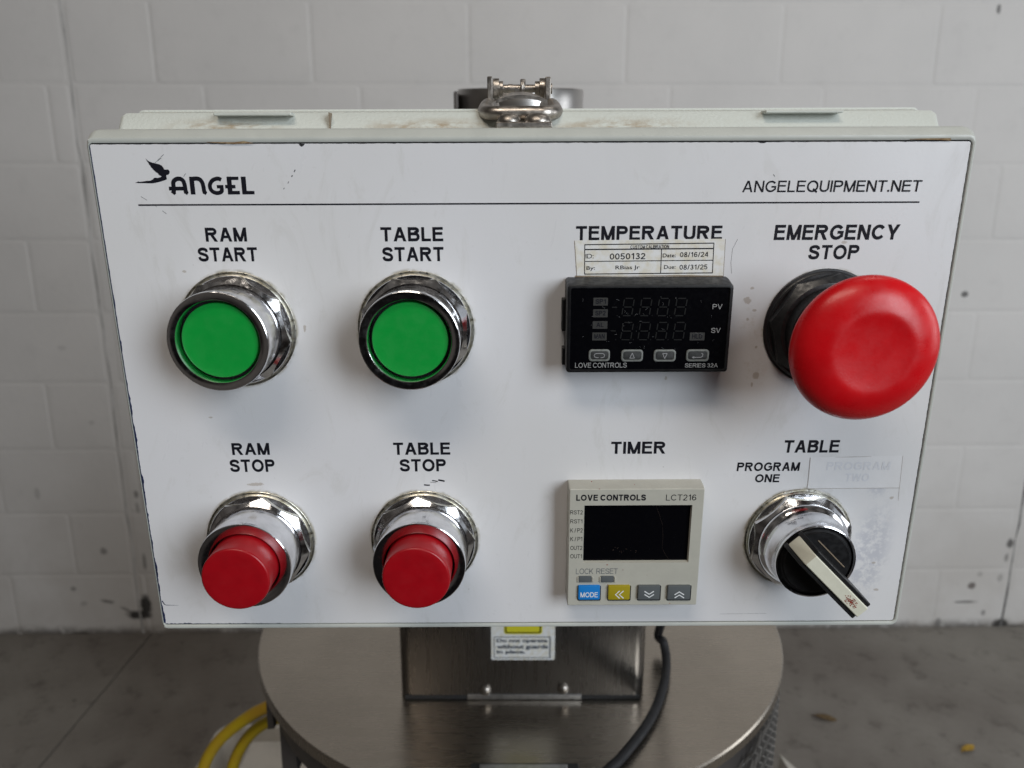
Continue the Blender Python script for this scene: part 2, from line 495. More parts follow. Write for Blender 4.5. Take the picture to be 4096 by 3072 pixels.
def mat_face():
    """white printed sheet with grime and painted contact shade round the fittings, specks, and a worn patch beside the rotary switch"""
    m = mat('white_sheet', (0.69, 0.688, 0.71), 0.36, 0, 0.4)
    t = m.node_tree; n = NT(t); p = t.nodes['Principled BSDF']
    oc = n.vm('MULTIPLY', n.new('ShaderNodeTexCoord').outputs['Object'], (1000, 1000, 1000))   # mm
    x, y, _ = n.sep(oc)[0:3]
    big = n.noise(oc, 0.012, 3, 0.5)
    col = n.mix(n.sm(big, 0.35, 0.68), (0.69, 0.688, 0.71), (0.67, 0.665, 0.672))
    fine = n.noise(oc, 0.5, 5, 0.7); mid = n.noise(oc, 0.13, 4, 0.65)
    def ell(cx, cy, rx, ry, ang=0.0):
        dx = n.m('SUBTRACT', x, cx); dy = n.m('SUBTRACT', y, cy)
        ca, sa = math.cos(ang), math.sin(ang)
        a = n.m('ADD', n.m('MULTIPLY', dx, ca / rx), n.m('MULTIPLY', dy, sa / rx))
        b = n.m('ADD', n.m('MULTIPLY', dx, -sa / ry), n.m('MULTIPLY', dy, ca / ry))
        return n.m('SQRT', n.m('ADD', n.m('MULTIPLY', a, a), n.m('MULTIPLY', b, b)))
    # dull wiped-over smears and a faint yellowing
    sm1 = n.noise(n.vm('MULTIPLY', oc, (1.0, 0.35, 1.0)), 0.06, 6, 0.7, dist=1.5)
    col = n.mix(n.m('MULTIPLY', n.sm(sm1, 0.54, 0.70), 0.30), col, (0.52, 0.51, 0.49))
    sm2 = n.noise(oc, 0.28, 5, 0.75)
    col = n.mix(n.m('MULTIPLY', n.sm(sm2, 0.60, 0.76), 0.22), col, (0.47, 0.46, 0.44))
    # grime rings, darkened to double as contact shade under the washers
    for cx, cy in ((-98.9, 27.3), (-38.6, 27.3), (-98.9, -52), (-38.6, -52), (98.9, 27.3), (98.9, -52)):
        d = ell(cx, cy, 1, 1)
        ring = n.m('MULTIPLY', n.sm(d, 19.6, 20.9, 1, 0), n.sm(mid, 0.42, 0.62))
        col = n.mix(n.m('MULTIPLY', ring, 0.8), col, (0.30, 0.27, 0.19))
    # brownish mottled patch left of the big red button, worn grey patch right of the rotary switch
    for cx, cy, rx, ry, ang, lo, hi, f, c2 in ((76, 22, 7, 20, 0.15, 0.50, 0.66, .30, (0.40, 0.33, 0.24)),
                                               (126, -60, 9, 26, -0.12, 0.42, 0.55, .75, (0.47, 0.48, 0.53)),
                                               (127, -29, 5, 9, -0.3, 0.42, 0.55, .70, (0.48, 0.49, 0.54))):
        e = n.sm(ell(cx, cy, rx, ry, ang), 0.35, 1.1, 1, 0)
        k = n.m('MULTIPLY', e, n.sm(n.m('ADD', n.m('MULTIPLY', fine, 0.5), n.m('MULTIPLY', mid, 0.5)), lo, hi))
        col = n.mix(n.m('MULTIPLY', k, f), col, c2)
    # brown drips and specks at places read off the photograph
    spots = [(-114.5, 47, .9, .5), (-76.3, 27.6, .6, 1.3), (72.9, 36.6, 1.7, 1.1), (74.0, 40.7, .8, .6), (78.1, 10.3, 1.3, 1.4),
             (76.9, 7.2, .5, .9), (103.0, 55.8, 1.1, .6), (75.5, 33.2, 1.0, .5), (73.5, 30.1, .5, .5), (77.2, 20.5, .5, .5),
             (47.0, 9.6, .5, .8), (129.0, -30.5, 2.2, .7), (131.5, -36.0, 1.0, .8), (128.5, -62.5, .8, .5), (131.0, -74.0, 1.2, .6), (-99, -29.6, 3.2, .7), (-112.0, -4.0, 1.0, .35)]
    for cx, cy, rx, ry in spots:
        e = ell(cx, cy, rx, ry)
        e = n.m('ADD', e, n.m('MULTIPLY', n.m('SUBTRACT', fine, 0.5), 2.4))
        col = n.mix(n.m('MULTIPLY', n.sm(e, 0.6, 1.0, 1, 0), 0.5), col, (0.28, 0.21, 0.14))
    vo = n.new('ShaderNodeTexVoronoi'); n.put(vo.inputs['Vector'], oc); vo.inputs['Scale'].default_value = 0.09
    sp = n.m('MULTIPLY', n.sm(vo.outputs['Distance'], 0.012, 0.03, 1, 0), n.sm(mid, 0.45, 0.6))
    col = n.mix(n.m('MULTIPLY', sp, 0.6), col, (0.20, 0.17, 0.15))
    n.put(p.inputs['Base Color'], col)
    n.put(p.inputs['Roughness'], n.sm(sm1, 0.3, 0.7, 0.26, 0.48))
    b = n.new('ShaderNodeBump'); b.inputs['Strength'].default_value = 0.08; b.inputs['Distance'].default_value = 0.0002
    n.put(b.inputs['Height'], n.noise(oc, 0.9, 4, 0.6)); n.put(p.inputs['Normal'], b.outputs[0])
    return m


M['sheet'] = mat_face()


def mat_rim():
    """pale plastic with brown rust wash collecting along its lower edge"""
    m = mat('stained_plastic', (0.54, 0.56, 0.52), 0.5, 0, 0.4)
    t = m.node_tree; n = NT(t); p = t.nodes['Principled BSDF']
    oc = n.vm('MULTIPLY', n.new('ShaderNodeTexCoord').outputs['Object'], (1000, 1000, 1000))
    x, y, _ = n.sep(oc)[0:3]
    v = n.comb(x, n.m('MULTIPLY', y, 3.0), 0.0)
    a = n.noise(v, 0.12, 5, 0.7); b = n.noise(v, 0.035, 3, 0.5)
    def near(cx, w):
        return n.sm(n.m('ABSOLUTE', n.m('SUBTRACT', x, cx)), 0.0, w, 1, 0)
    k = n.m('ADD', n.m('MULTIPLY', near(-30, 34), 0.9), n.m('ADD', near(-103, 26), n.m('MULTIPLY', near(30, 36), .9)))
    k = n.m('ADD', k, n.m('MULTIPLY', n.sm(b, 0.5, 0.7), 0.22), clamp=True)
    k = n.m('MULTIPLY', k, n.sm(y, 92.6, 97.0, 1.0, 0.0))
    k = n.m('MULTIPLY', k, n.sm(a, 0.36, 0.62))
    n.put(p.inputs['Base Color'], n.mix(n.m('MULTIPLY', k, 0.9), (0.54, 0.56, 0.52), (0.28, 0.19, 0.10)))
    bb = n.new('ShaderNodeBump'); bb.inputs['Strength'].default_value = 0.5; bb.inputs['Distance'].default_value = 0.0004
    n.put(bb.inputs['Height'], n.noise(oc, 0.9, 3, 0.6)); n.put(p.inputs['Normal'], bb.outputs[0])
    return m


M['rim'] = mat_rim()


def mat_wall():
    m = mat('painted_block', (0.64, 0.63, 0.62), 0.62, 0, 0.3)
    t = m.node_tree; n = NT(t); p = t.nodes['Principled BSDF']
    oc = n.new('ShaderNodeTexCoord').outputs['Object']
    x, y, z = n.sep(oc)[0:3]
    a = n.noise(oc, 2.2, 5, 0.6); f = n.noise(oc, 14, 5, 0.65); g = n.noise(oc, 55, 4, 0.65)
    col = n.mix(n.sm(a, 0.35, 0.7), (0.645, 0.625, 0.61), (0.605, 0.588, 0.575))
    col = n.mix(n.m('MULTIPLY', n.sm(f, 0.52, 0.72), 0.25), col, (0.52, 0.505, 0.495))
    # splash-dirt band above the floor
    band = n.m('MULTIPLY', n.sm(n.m('ADD', z, n.m('MULTIPLY', n.m('SUBTRACT', f, 0.5), 0.06)), 0.0, 0.035, 1, 0), n.sm(f, 0.30, 0.50))
    col = n.mix(n.m('MULTIPLY', band, 0.85), col, (0.05, 0.045, 0.04))
    low = n.m('MULTIPLY', n.sm(z, 0.05, 0.75, 1, 0), n.sm(a, 0.35, 0.65))
    col = n.mix(n.m('MULTIPLY', low, 0.35), col, (0.42, 0.37, 0.32))
    def spot(cx, cz, rx, rz, k, c2=(0.03, 0.028, 0.027), nz=0.9, ang=0.0):
        nonlocal col
        dx = n.m('SUBTRACT', x, cx); dz = n.m('SUBTRACT', z, cz)
        ca, sa = math.cos(ang), math.sin(ang)
        u = n.m('ADD', n.m('MULTIPLY', dx, ca / rx), n.m('MULTIPLY', dz, sa / rx))
        w = n.m('ADD', n.m('MULTIPLY', dx, -sa / rz), n.m('MULTIPLY', dz, ca / rz))
        e = n.m('SQRT', n.m('ADD', n.m('MULTIPLY', u, u), n.m('MULTIPLY', w, w)))
        e = n.m('ADD', e, n.m('MULTIPLY', n.m('SUBTRACT', g, 0.5), nz))
        col = n.mix(n.m('MULTIPLY', n.sm(e, 0.6, 1.25, 1, 0), k), col, c2)
    zw = Z(0, 1250, 911 / 1000)
    def W(x_, y_):
        q = on_y(*zw.px(x_, y_), 2.105); return q[0], q[2]
    for (sx, sy, rx, rz, k, ang) in ((540, 1055, .018, .035, .95, 0), (518, 1092, .040, .016, .95, 0), (402, 1042, .034, .010, .6, -.2),
                                     (470, 1072, .036, .008, .5, -.5), (389, 860, .018, .020, .5, 0), (280, 996, .016, .014, .45, 0),
                                     (318, 1050, .02, .014, .25, .3), (150, 650, .014, .03, .22, 0), (505, 656, .012, .02, .55, 0),
                                     (510, 705, .010, .03, .35, 0), (535, 900, .010, .05, .5, 0), (310, 1160, .05, .012, .8, 0),
                                     (345, 395, .014, .012, .18, 0), (238, 125, .02, .012, .15, 0)):
        q_ = 1.0 if k > .9 else .62
        spot(*W(sx, sy), rx * q_, rz * q_, k, ang=ang)
    zr = Z(3000, 1900, 1551 / 1096)
    def Wr(x_, y_):
        q = on_y(*zr.px(x_, y_), 2.105); return q[0], q[2]
    for (sx, sy, rx, rz, k, c2) in ((1500, 405, .016, .022, .8, None), (1278, 645, .018, .016, .75, (0.05, 0.03, 0.025)),
                                    (1240, 737, .048, .007, .65, None), (1342, 800, .010, .014, .55, None), (1478, 487, .01, .02, .5, None),
                                    (1440, 600, .012, .02, .3, None), (1440, 862, .035, .025, .95, None), (1520, 885, .06, .012, .8, None),
                                    (1325, 580, .012, .012, .25, None), (1080, 850, .014, .02, .5, None)):
        spot(*Wr(sx, sy), rx * .75, rz * .75, k, c2 or (0.04, 0.037, 0.035))
    q = on_y(3874, 1180, 2.105); spot(q[0], q[2], .010, .009, .8)
    q = on_y(4012, 30, 2.105); spot(q[0], q[2], .006, .012, .7)
    n.put(p.inputs['Base Color'], col)
    b = n.new('ShaderNodeBump'); b.inputs['Strength'].default_value = 0.35; b.inputs['Distance'].default_value = 0.003
    n.put(b.inputs['Height'], n.m('ADD', n.m('MULTIPLY', f, 0.6), n.m('MULTIPLY', g, 0.5)))
    n.put(p.inputs['Normal'], b.outputs[0])
    return m


def mat_floor():
    m = mat('concrete', (0.16, 0.15, 0.135), 0.7, 0, 0.3)
    t = m.node_tree; n = NT(t); p = t.nodes['Principled BSDF']
    oc = n.new('ShaderNodeTexCoord').outputs['Object']
    a = n.noise(oc, 1.6, 5, 0.6); f = n.noise(oc, 13, 6, 0.7); g = n.noise(oc, 60, 4, 0.7)
    col = n.mix(n.sm(a, 0.3, 0.7), (0.235, 0.218, 0.193), (0.150, 0.132, 0.116))
    col = n.mix(n.m('MULTIPLY', n.sm(f, 0.52, 0.70), 0.6), col, (0.085, 0.074, 0.065))
    col = n.mix(n.m('MULTIPLY', n.sm(g, 0.60, 0.75), 0.35), col, (0.30, 0.285, 0.26))
    vo = n.new('ShaderNodeTexVoronoi'); n.put(vo.inputs['Vector'], oc); vo.inputs['Scale'].default_value = 7
    col = n.mix(n.m('MULTIPLY', n.sm(n.m('ADD', vo.outputs['Distance'], n.m('MULTIPLY', g, 0.1)), 0.075, 0.11, 1, 0), 0.6), col, (0.045, 0.038, 0.034))
    n.put(p.inputs['Base Color'], col)
    n.put(p.inputs['Roughness'], n.sm(f, 0.3, 0.7, 0.55, 0.85))
    b = n.new('ShaderNodeBump'); b.inputs['Strength'].default_value = 0.5; b.inputs['Distance'].default_value = 0.003
    n.put(b.inputs['Height'], n.m('ADD', f, g)); n.put(p.inputs['Normal'], b.outputs[0])
    return m


M['wall'] = mat_wall()
M['mortar'] = mat('grey_mortar', (0.50, 0.49, 0.48), 0.8, var=0.3, vscale=10)  # mottled grey mortar colour
M['floor'] = mat_floor()
M['joint'] = mat('joint_dirt', (0.035, 0.03, 0.028), 0.9)

# ------------------------------------------------------------------ floor and wall
WY = 2.105
fl = MB()
jx0, jx1 = -1.139, -1.1345
def fgrid(x0, x1):
    fl.add([(x0, -0.25, 0), (x1, -0.25, 0), (x1, 2.4, 0), (x0, 2.4, 0)], [(0, 1, 2, 3)])
fgrid(-6, jx0); fgrid(jx1, 6)
fl.add([(jx0, -0.25, 0), (jx1, -0.25, 0), (jx1, -0.25, -0.012), (jx0, -0.25, -0.012),
        (jx0, 2.4, 0), (jx1, 2.4, 0), (jx1, 2.4, -0.012), (jx0, 2.4, -0.012)], [(0, 4, 7, 3), (3, 7, 6, 2), (2, 6, 5, 1)])
floor = fl.obj('floor', M['floor'], scale=1, smooth=0)
tag(floor, kind='structure')
for pl in list(floor.data.polygons)[2:]:
    pass

wall = MB()
CH = 0.2032
offs = {0: .104, 1: .31, 2: .121, 3: .30, 4: .10, 5: .31, 6: .108, 7: .010, 8: .300, 9: .10}
BL = 0.4136
cjs = [-1.166, 1.570]
def block(x0, x1, z0, z1):
    if x1 - x0 < 0.02:
        return
    dy = rng.normal(0, 0.0003)
    g = 0.0022
    def rr(i, y):
        return [(p[0], y + dy, p[1]) for p in rrect(x0 + i, x1 - i, z0 + i, z1 - i, 0.004 + i, 0, 2)]
    wall.loft([rr(g, 0.0013), rr(g + .0020, 0.0007), rr(g + .004, 0.0002), rr(g + 0.007, 0.0)], False, True)
for r in range(0, 15):
    o = offs.get(r, .1 if r % 2 else .3)
    k0 = math.floor((-4.5 - o) / BL)
    for k in range(k0, k0 + 23):
        a, b = o + k * BL, o + (k + 1) * BL
        cuts = [a] + [c for c in cjs if a < c < b] + [b]
        for i in range(len(cuts) - 1):
            xa = cuts[i] + (0.006 if cuts[i] in cjs else 0)
            xb = cuts[i + 1] - (0.006 if cuts[i + 1] in cjs else 0)
            block(xa, xb, r * CH, (r + 1) * CH)
wall_o = wall.obj('wall', M['wall'], scale=1, smooth=60)
wall_o.location = (0, WY, 0); wall_o.rotation_euler = (0, 0, math.radians(0.8))
tag(wall_o, 'white painted concrete block wall with scuffs near the floor', 'wall', kind='thing')
mo = MB(); mo.add([(-5, 0.0011, -.02), (5, 0.0011, -.02), (5, 0.0011, 3.1), (-5, 0.0011, 3.1)], [(0, 1, 2, 3)])
mo.obj('mortar', M['wall'], wall_o, scale=1, smooth=0)
M['cj'] = mat('joint_filler', (0.34, 0.33, 0.32), 0.9, var=0.8, vscale=7, col2=(0.60, 0.59, 0.58))
M['cj2'] = mat('joint_filler_dark', (0.05, 0.047, 0.045), 0.9, var=0.8, vscale=7, col2=(0.40, 0.39, 0.38))
for c in cjs:
    cj = MB()
    pts = [(c + rng.normal(0, .002), 0.0008, z) for z in np.linspace(0, 3, 60)]
    L = [(p[0] - abs(rng.normal(.0035, .0015)), p[1], p[2]) for p in pts]; R = [(p[0] + abs(rng.normal(.0035, .0015)), p[1], p[2]) for p in pts]
    n_ = len(pts); cj.add(L + R, [(i, i + 1, n_ + i + 1, n_ + i) for i in range(n_ - 1)])
    cj.obj('control_joint', M['cj' if c < 0 else 'cj2'], wall_o, scale=1, smooth=0)

# fallen leaves
for (px, py, m_, lab, s) in ((3871, 2996, 'leaf', 'small yellow fallen leaf on the concrete floor', 1.0),
                             (3296, 2871, 'leaf_brown', 'small brown scrap on the floor beside the wire mesh guard', 1.15)):
    p = on_z(px, py, 0.004)
    lf = MB()
    n_ = 9; top = []; bot = []
    for i in range(n_):
        t = i / (n_ - 1); hw = 0.009 * s * math.sin(math.pi * t) ** 0.8 + .0004
        top.append(((t - .5) * .055 * s, hw, .004 * math.sin(3 * t))); bot.append(((t - .5) * .055 * s, -hw, .006 * math.sin(3 * t + 1)))
    lf.add(top + bot, [(i, i + 1, n_ + i + 1, n_ + i) for i in range(n_ - 1)])
    lf.add([(v[0], v[1], v[2] - .0008) for v in top + bot], [(n_ + i, n_ + i + 1, i + 1, i) for i in range(n_ - 1)])
    o = lf.obj('fallen_leaf', M[m_], scale=1)
    o.location = p; o.rotation_euler = (0, 0, 0.5 if s == 1 else -0.2)
    tag(o, lab, 'leaf')

# ------------------------------------------------------------------ the machine behind the box
HZ = HC - 0.42                    # height of the round table
DC = (0.0082, 0.7114); DR = 0.265
mach = empty('press_machine', (DC[0], DC[1], 0))
tag(mach, 'stainless steel press with a round table and square column behind the white box', 'machine')
def at(mb, name, m_, parent=mach, smooth=35):
    o = mb.obj(name, m_, parent, scale=1, smooth=smooth)
    if parent is mach:
        o.location = (-DC[0], -DC[1], 0)
    return o
d = MB(); d.lathe([(DR - .002, HZ - .012), (DR, HZ - .010), (DR, HZ - .0015), (DR - .0012, HZ), (0.001, HZ)], 128, DC, True, True)
disc = at(d, 'round_table', M['disc'])
# square column, rounded vertical edges, standing on the table
x0, x1, yf, yb = -0.0975, 0.1158, 0.5645, 0.80
hb = MB()
def hr(i, z, r=0.010): return rrect(x0 + i, x1 - i, yf + i, yb - i, r, z, 6)
hb.loft([hr(.0, HZ + .0005), hr(0, HZ + .004), hr(0, 1.325, .010), hr(.006, 1.332, .008)])
hous = at(hb, 'column_housing', M['housing'])
for px, py in ((1049, 1490), (1217, 1487)):
    q = on_y(px * 1.8517, py * 1.8517, yf)
    b = MB(); b.lathe([(.0048, 0), (.0048, .0008), (.0042, .002), (.0026, .0032), (.0006, .0036)], 24)
    o = mesh_obj('bolt', [(v[0], -v[2], v[1]) for v in b.V], b.F, M['steel'], hous, scale=1)
    o.location = (q[0], yf - .0003, q[2])
s = MB(); s.box(x0 + .004, x1 - .004, yf - .0007, yf + .001, HZ + .0003, HZ + .0042, .0003)
s.obj('bottom_seal', M['dark_paint'], hous, scale=1)
s = MB(); s.box(-0.0389, 0.0603, yf - .0014, yf - .0002, HZ + .0006, HZ + .0052, .0003)
M['edge'] = mat('bare_edge', (0.75, 0.75, 0.76), 0.35, 1, var=0.25, vscale=200)
s.obj('edge_strip', M['edge'], hous, scale=1)
# pipe collar on top of the column
pc = (0.0075, 0.70)
c = MB()
c.lathe([(.048, 1.25), (.0553, 1.25), (.0555, 1.405), (.0557, 1.4165), (.0550, 1.4178), (.0530, 1.4178), (.0525, 1.416), (.0525, 1.25)], 96, pc, False, False)
c.V = [(x_, y_, z_ - .0035 + (.115 * (y_ - pc[1]) if z_ > 1.40 else 0)) for x_, y_, z_ in c.V]
collar = at(c, 'pipe_collar', M['pipe'])
c = MB(); q = on_y(1700 + 385 / 2.765, 250 + 300 / 2.765, .69)
c.box(pc[0] - .0570, pc[0] - .0535, .668, .690, 1.33, 1.4085, .0008)
c.obj('seam_strip', M['leg_paint'], collar, scale=1)
# arm that carries the box
c = MB(); c.box(-0.03, 0.045, 0.36, yf + .002, 1.22, 1.28, .004)
at(c, 'support_arm', M['steel'])
# drum and guard under the table
c = MB(); c.lathe([(.205, .30), (.215, .32), (.215, HZ - .0125)], 64, DC)
at(c, 'inner_drum', M['dark_paint'])
c = MB(); c.lathe([(.246, HZ - .045), (.254, HZ - .045), (.254, HZ - .0122), (.246, HZ - .0122)], 96, DC, False, False)
at(c, 'table_rim', M['leg_paint'])
# expanded-metal guard: diamond strands wrapped on a cylinder
g = MB()
GR = 0.262
nz_, dz = 34, 0.019
a0, a1, da = -58, 40, 2.05
cols = int((a1 - a0) / da)
def gp(a, z, r=GR):
    t = math.radians(a); return np.array([DC[0] + r * math.cos(t), DC[1] + r * math.sin(t), z])
for r in range(nz_):
    zt = HZ - .016 - r * dz
    for k in range(cols):
        a = a0 + k * da + (da / 2 if r % 2 else 0)
        if a < -41.5 - 1.6 * r and r < 9:
            continue
        for sg in (-1, 1):
            p = gp(a, zt, GR + .0015); q = gp(a + sg * da / 2, zt - dz, GR - .0015)
            nrm = gp(a, zt, 1) - gp(a, zt, 0); w_ = .0011
            tn = np.cross(q - p, nrm); tn /= np.linalg.norm(tn)
            V = []
            for e in (p, q):
                for s1, s2 in ((-1, -1), (1, -1), (1, 1), (-1, 1)):
                    V.append(e + tn * w_ * s1 + nrm / np.linalg.norm(nrm) * .0014 * s2)
            g.add(V, [(0, 1, 2, 3), (7, 6, 5, 4), (0, 4, 5, 1), (1, 5, 6, 2), (2, 6, 7, 3), (3, 7, 4, 0)])
at(g, 'mesh_guard', M['guard'], smooth=0)
# flange and leg at the left, under the table
zl = Z(760, 2600, 2.989)
def lw(x, y, yy): return on_y(*zl.px(x, y), yy)
c = MB()
A = [lw(905, 560, .60), lw(950, 560, .60), lw(1010, 940, .60), lw(930, 950, .60)]
c.add([tuple(p) for p in A] + [(p[0], p[1] + .008, p[2]) for p in A], [(0, 1, 2, 3), (7, 6, 5, 4), (0, 4, 5, 1), (1, 5, 6, 2), (2, 6, 7, 3), (3, 7, 4, 0)])
at(c, 'side_flange', M['leg_paint'])
c = MB()
A = [lw(1060, 800, .585), lw(1240, 990, .585), lw(1290, 1480, .585), lw(1110, 1480, .585)]
c.add([tuple(p) for p in A] + [(p[0], p[1] + .03, p[2]) for p in A], [(0, 1, 2, 3), (7, 6, 5, 4), (0, 4, 5, 1), (1, 5, 6, 2), (2, 6, 7, 3), (3, 7, 4, 0)])
at(c, 'leg', M['leg_paint'])
c = MB()
A = [on_z(3117, 3016, .05), on_z(3182, 3072, .05), on_z(3290, 3180, .05), on_z(3220, 3180, .05)]
c.add([tuple(p) for p in A] + [(p[0], p[1], 0.0) for p in A], [(0, 1, 2, 3), (7, 6, 5, 4), (0, 4, 5, 1), (1, 5, 6, 2), (2, 6, 7, 3), (3, 7, 4, 0)])
at(c, 'base_foot', M['cream'])
# flat switch plate on the near side of the table
c = MB()
pa = on_z(1883, 3050, HZ + .006); pb = on_z(2315, 3050, HZ + .006)
c.box(pa[0], pb[0], pa[1] - .06, pa[1], HZ + .0004, HZ + .006, .0008)
sp = at(c, 'switch_plate', M['dark_paint'])
c = MB(); c.box(pa[0] + .007, pb[0] - .009, pa[1] - .055, pa[1] - .003, HZ + .0062, HZ + .0072, .0003)
c.obj('plate_insert', M['edge'], sp, scale=1)
# warning sticker on the column
zs = Z(1900, 2400, 1.4747)
def sw(x, y, off): return on_y(*zs.px(x, y), yf - off)
c = MB()
p0, p1 = sw(95, 165, .0004), sw(470, 353, .0004)
def xz(mb, pts, off): mb.add([(p[0], yf - off, p[2]) for p in pts], [tuple(range(len(pts)))])
sx0, sx1, sz0, sz1 = p0[0], p1[0], p1[2], p0[2] + .016
xz(c, [(p[0], 0, p[1]) for p in rrect(sx0, sx1, sz0, sz1, .0014, 0)], .0004)
wst = at(c, 'warning_sticker', M['paper'], smooth=0)
def wtext(body, x_0, y_0, x_1, y_1, wt=.035):
    V, F, _ = glyphs_soft(body, wt)
    a, b = sw(x_0, y_0, .0006), sw(x_1, y_1, .0006)
    return [(a[0] + v[0] * (b[0] - a[0]), yf - .0007, b[2] + v[1] * (a[2] - b[2])) for v in V], F
lt = MB()
for body, a in (('Do not operate', (128, 228, 427, 256)), ('without guards', (128, 263, 431, 294)), ('in place.', (128, 295, 298, 322))):
    lt.add(*wtext(body, *a))
lt.obj('lettering', M['sticker_grey'], wst, scale=1, smooth=0)
fr = MB()
for a in ((112, 214, 445, 218), (112, 336, 445, 340), (112, 214, 116, 340), (440, 214, 445, 340)):
    p, q = sw(a[0], a[1], 0), sw(a[2], a[3], 0)
    off = .00065 if a[2] - a[0] > 50 else .00072
    xz(fr, [(p[0], 0, p[2]), (q[0], 0, p[2]), (q[0], 0, q[2]), (p[0], 0, q[2])], off)
fr.obj('border', M['sticker_grey'], wst, scale=1, smooth=0)
p, q = sw(170, 120, 0), sw(397, 200, 0)
sy = MB(); xz(sy, [(v[0], 0, v[1]) for v in rrect(p[0], q[0], q[2], p[2], .0025, 0)], .0006)
sym = sy.obj('symbol_panel', M['sticker_yellow'], wst, scale=1, smooth=0)
sy = MB()
R1 = rrect(p[0] + .0012, q[0] - .0012, q[2] + .0012, p[2] - .0012, .0018, 0); R2 = rrect(p[0] + .0022, q[0] - .0022, q[2] + .0022, p[2] - .0022, .001, 0)
n_ = len(R1); sy.add([(v[0], yf - .0009, v[1]) for v in R1 + R2], [(i, (i + 1) % n_, n_ + (i + 1) % n_, n_ + i) for i in range(n_)])
sy.obj('symbol_outline', M['ink'], wst, scale=1, smooth=0)

# black cable lying on the round table
zc = Z(1900, 2400, 1.4747)
pts = [(0.125, 0.36, 1.20), (0.140, 0.50, 1.08)]
pts += [on_z(*zc.px(x, y), HZ + h) for x, y, h in ((1090, 165, .03), (1112, 250, .016), (1127, 335, .008), (1126, 430, .0055), (1105, 530, .0052), (1066, 640, .0052),
                                                  (1005, 750, .0052), (930, 850, .0052), (850, 945, .0052), (780, 1010, .0052))]
pts += [on_z(2330, 3200, HZ + .0052)]
cb = MB(); cb.tube(smooth_path(pts, 8), .0041, 14)
o = cb.obj('black_cable', M['cable'], scale=1); tag(o, 'black rubber cable curving down across the round steel table', 'cable')

# yellow power cord looped at the left of the machine
zy = Z(760, 2600, 2.989)
P1 = [(1100, 560), (1000, 640), (905, 690), (760, 762), (600, 868), (450, 985), (330, 1105), (230, 1250), (160, 1411), (120, 1600)]
P2 = [(580, 1620), (510, 1440), (545, 1300), (600, 1180), (690, 1045), (810, 930), (915, 865), (1000, 830), (1100, 800)]
A = [on_y(*zy.px(x, y), .74) for x, y in P1]
B = [on_y(*zy.px(x, y), .76) for x, y in P2]
low = (A[-1] + B[0]) / 2 + np.array([0, .01, -.09])
yc = MB(); yc.tube(smooth_path(A + [low] + B, 7), .0069, 14)
o = yc.obj('yellow_cord', M['yellow'], scale=1); tag(o, 'thick yellow power cord hanging in a loop left of the round table', 'cord')

# cream tub on the floor behind the cord
tb = empty('plastic_tub', (-0.40, 1.13, 0)); tag(tb, 'cream plastic tub on the floor behind the hanging yellow cord', 'tub')
c = MB()
def tr(i, z): return rrect(-.17 + i, .17 - i, -.13 + i, .13 - i, .03, z, 6)
c.loft([tr(.03, .0), tr(.0, .30), tr(-.008, .302), tr(-.008, .315), tr(.004, .315), tr(.008, .30), tr(.03, .03)], True, True)
c.obj('tub_body', M['cream'], tb, scale=1)
c = MB(); c.box(-.10, .12, -.06, .08, .20, .330, .01)
c.obj('tub_insert', M['cream'], tb, scale=1)

# ------------------------------------------------------------------ the control box (mm, its own axes)
from mathutils import Matrix
Mx = Matrix(((BR[0][0], BR[0][1], BR[0][2], BO[0]), (BR[1][0], BR[1][1], BR[1][2], BO[1]), (BR[2][0], BR[2][1], BR[2][2], BO[2]), (0, 0, 0, 1)))
box = empty('control_box', mat=Mx)
tag(box, 'white control box with push buttons, two displays and a red emergency stop', 'control box')

# base of the enclosure
b = MB()
def br(x, y0, y1, r, w): return rrect(-x, x, y0, y1, r, w)
b.loft([br(136, -94, 93, 6, -150), br(139, -96, 96.5, 6, -148), br(136.5, -96, 98.9, 2, -29), br(135.5, -96, 99.2, 2, -27.2), br(135, -96, 98.6, 2, -27.0),
        br(136, -96, 97.9, 2, -24), br(138.6, -96, 97.9, 1.6, -22.8), br(139.2, -96.4, 97.2, 1.6, -22), br(139.4, -96.4, 92.6, 2, -19.0), br(139, -90, 91, 2, -18.0)])
base = b.obj('box_base', M['rim'], box)
z1 = Z(300, 250, 2212 / 1100); z3 = Z(2800, 350, 2212 / 1200)
for zz, a in ((z1, (1118, 403, 1745, 428)), (z3, (482, 168, 1048, 188))):
    p, q = zz(a[0], a[1], -18.5), zz(a[2], a[3], -18.5)
    t = MB(); t.box(p[0], q[0], q[1], p[1], -24, -17.6, .25)
    t.obj('ledge', M['base_plastic'], base)
sm = MB()
p = z1(2052, 412, -20); q = z1(2050, 515, -20)
sm.box(p[0] - .18, p[0] + .18, 92.4, 97.6, -22.2, -18.2)
sm.obj('seam', M['brown_line'], base)

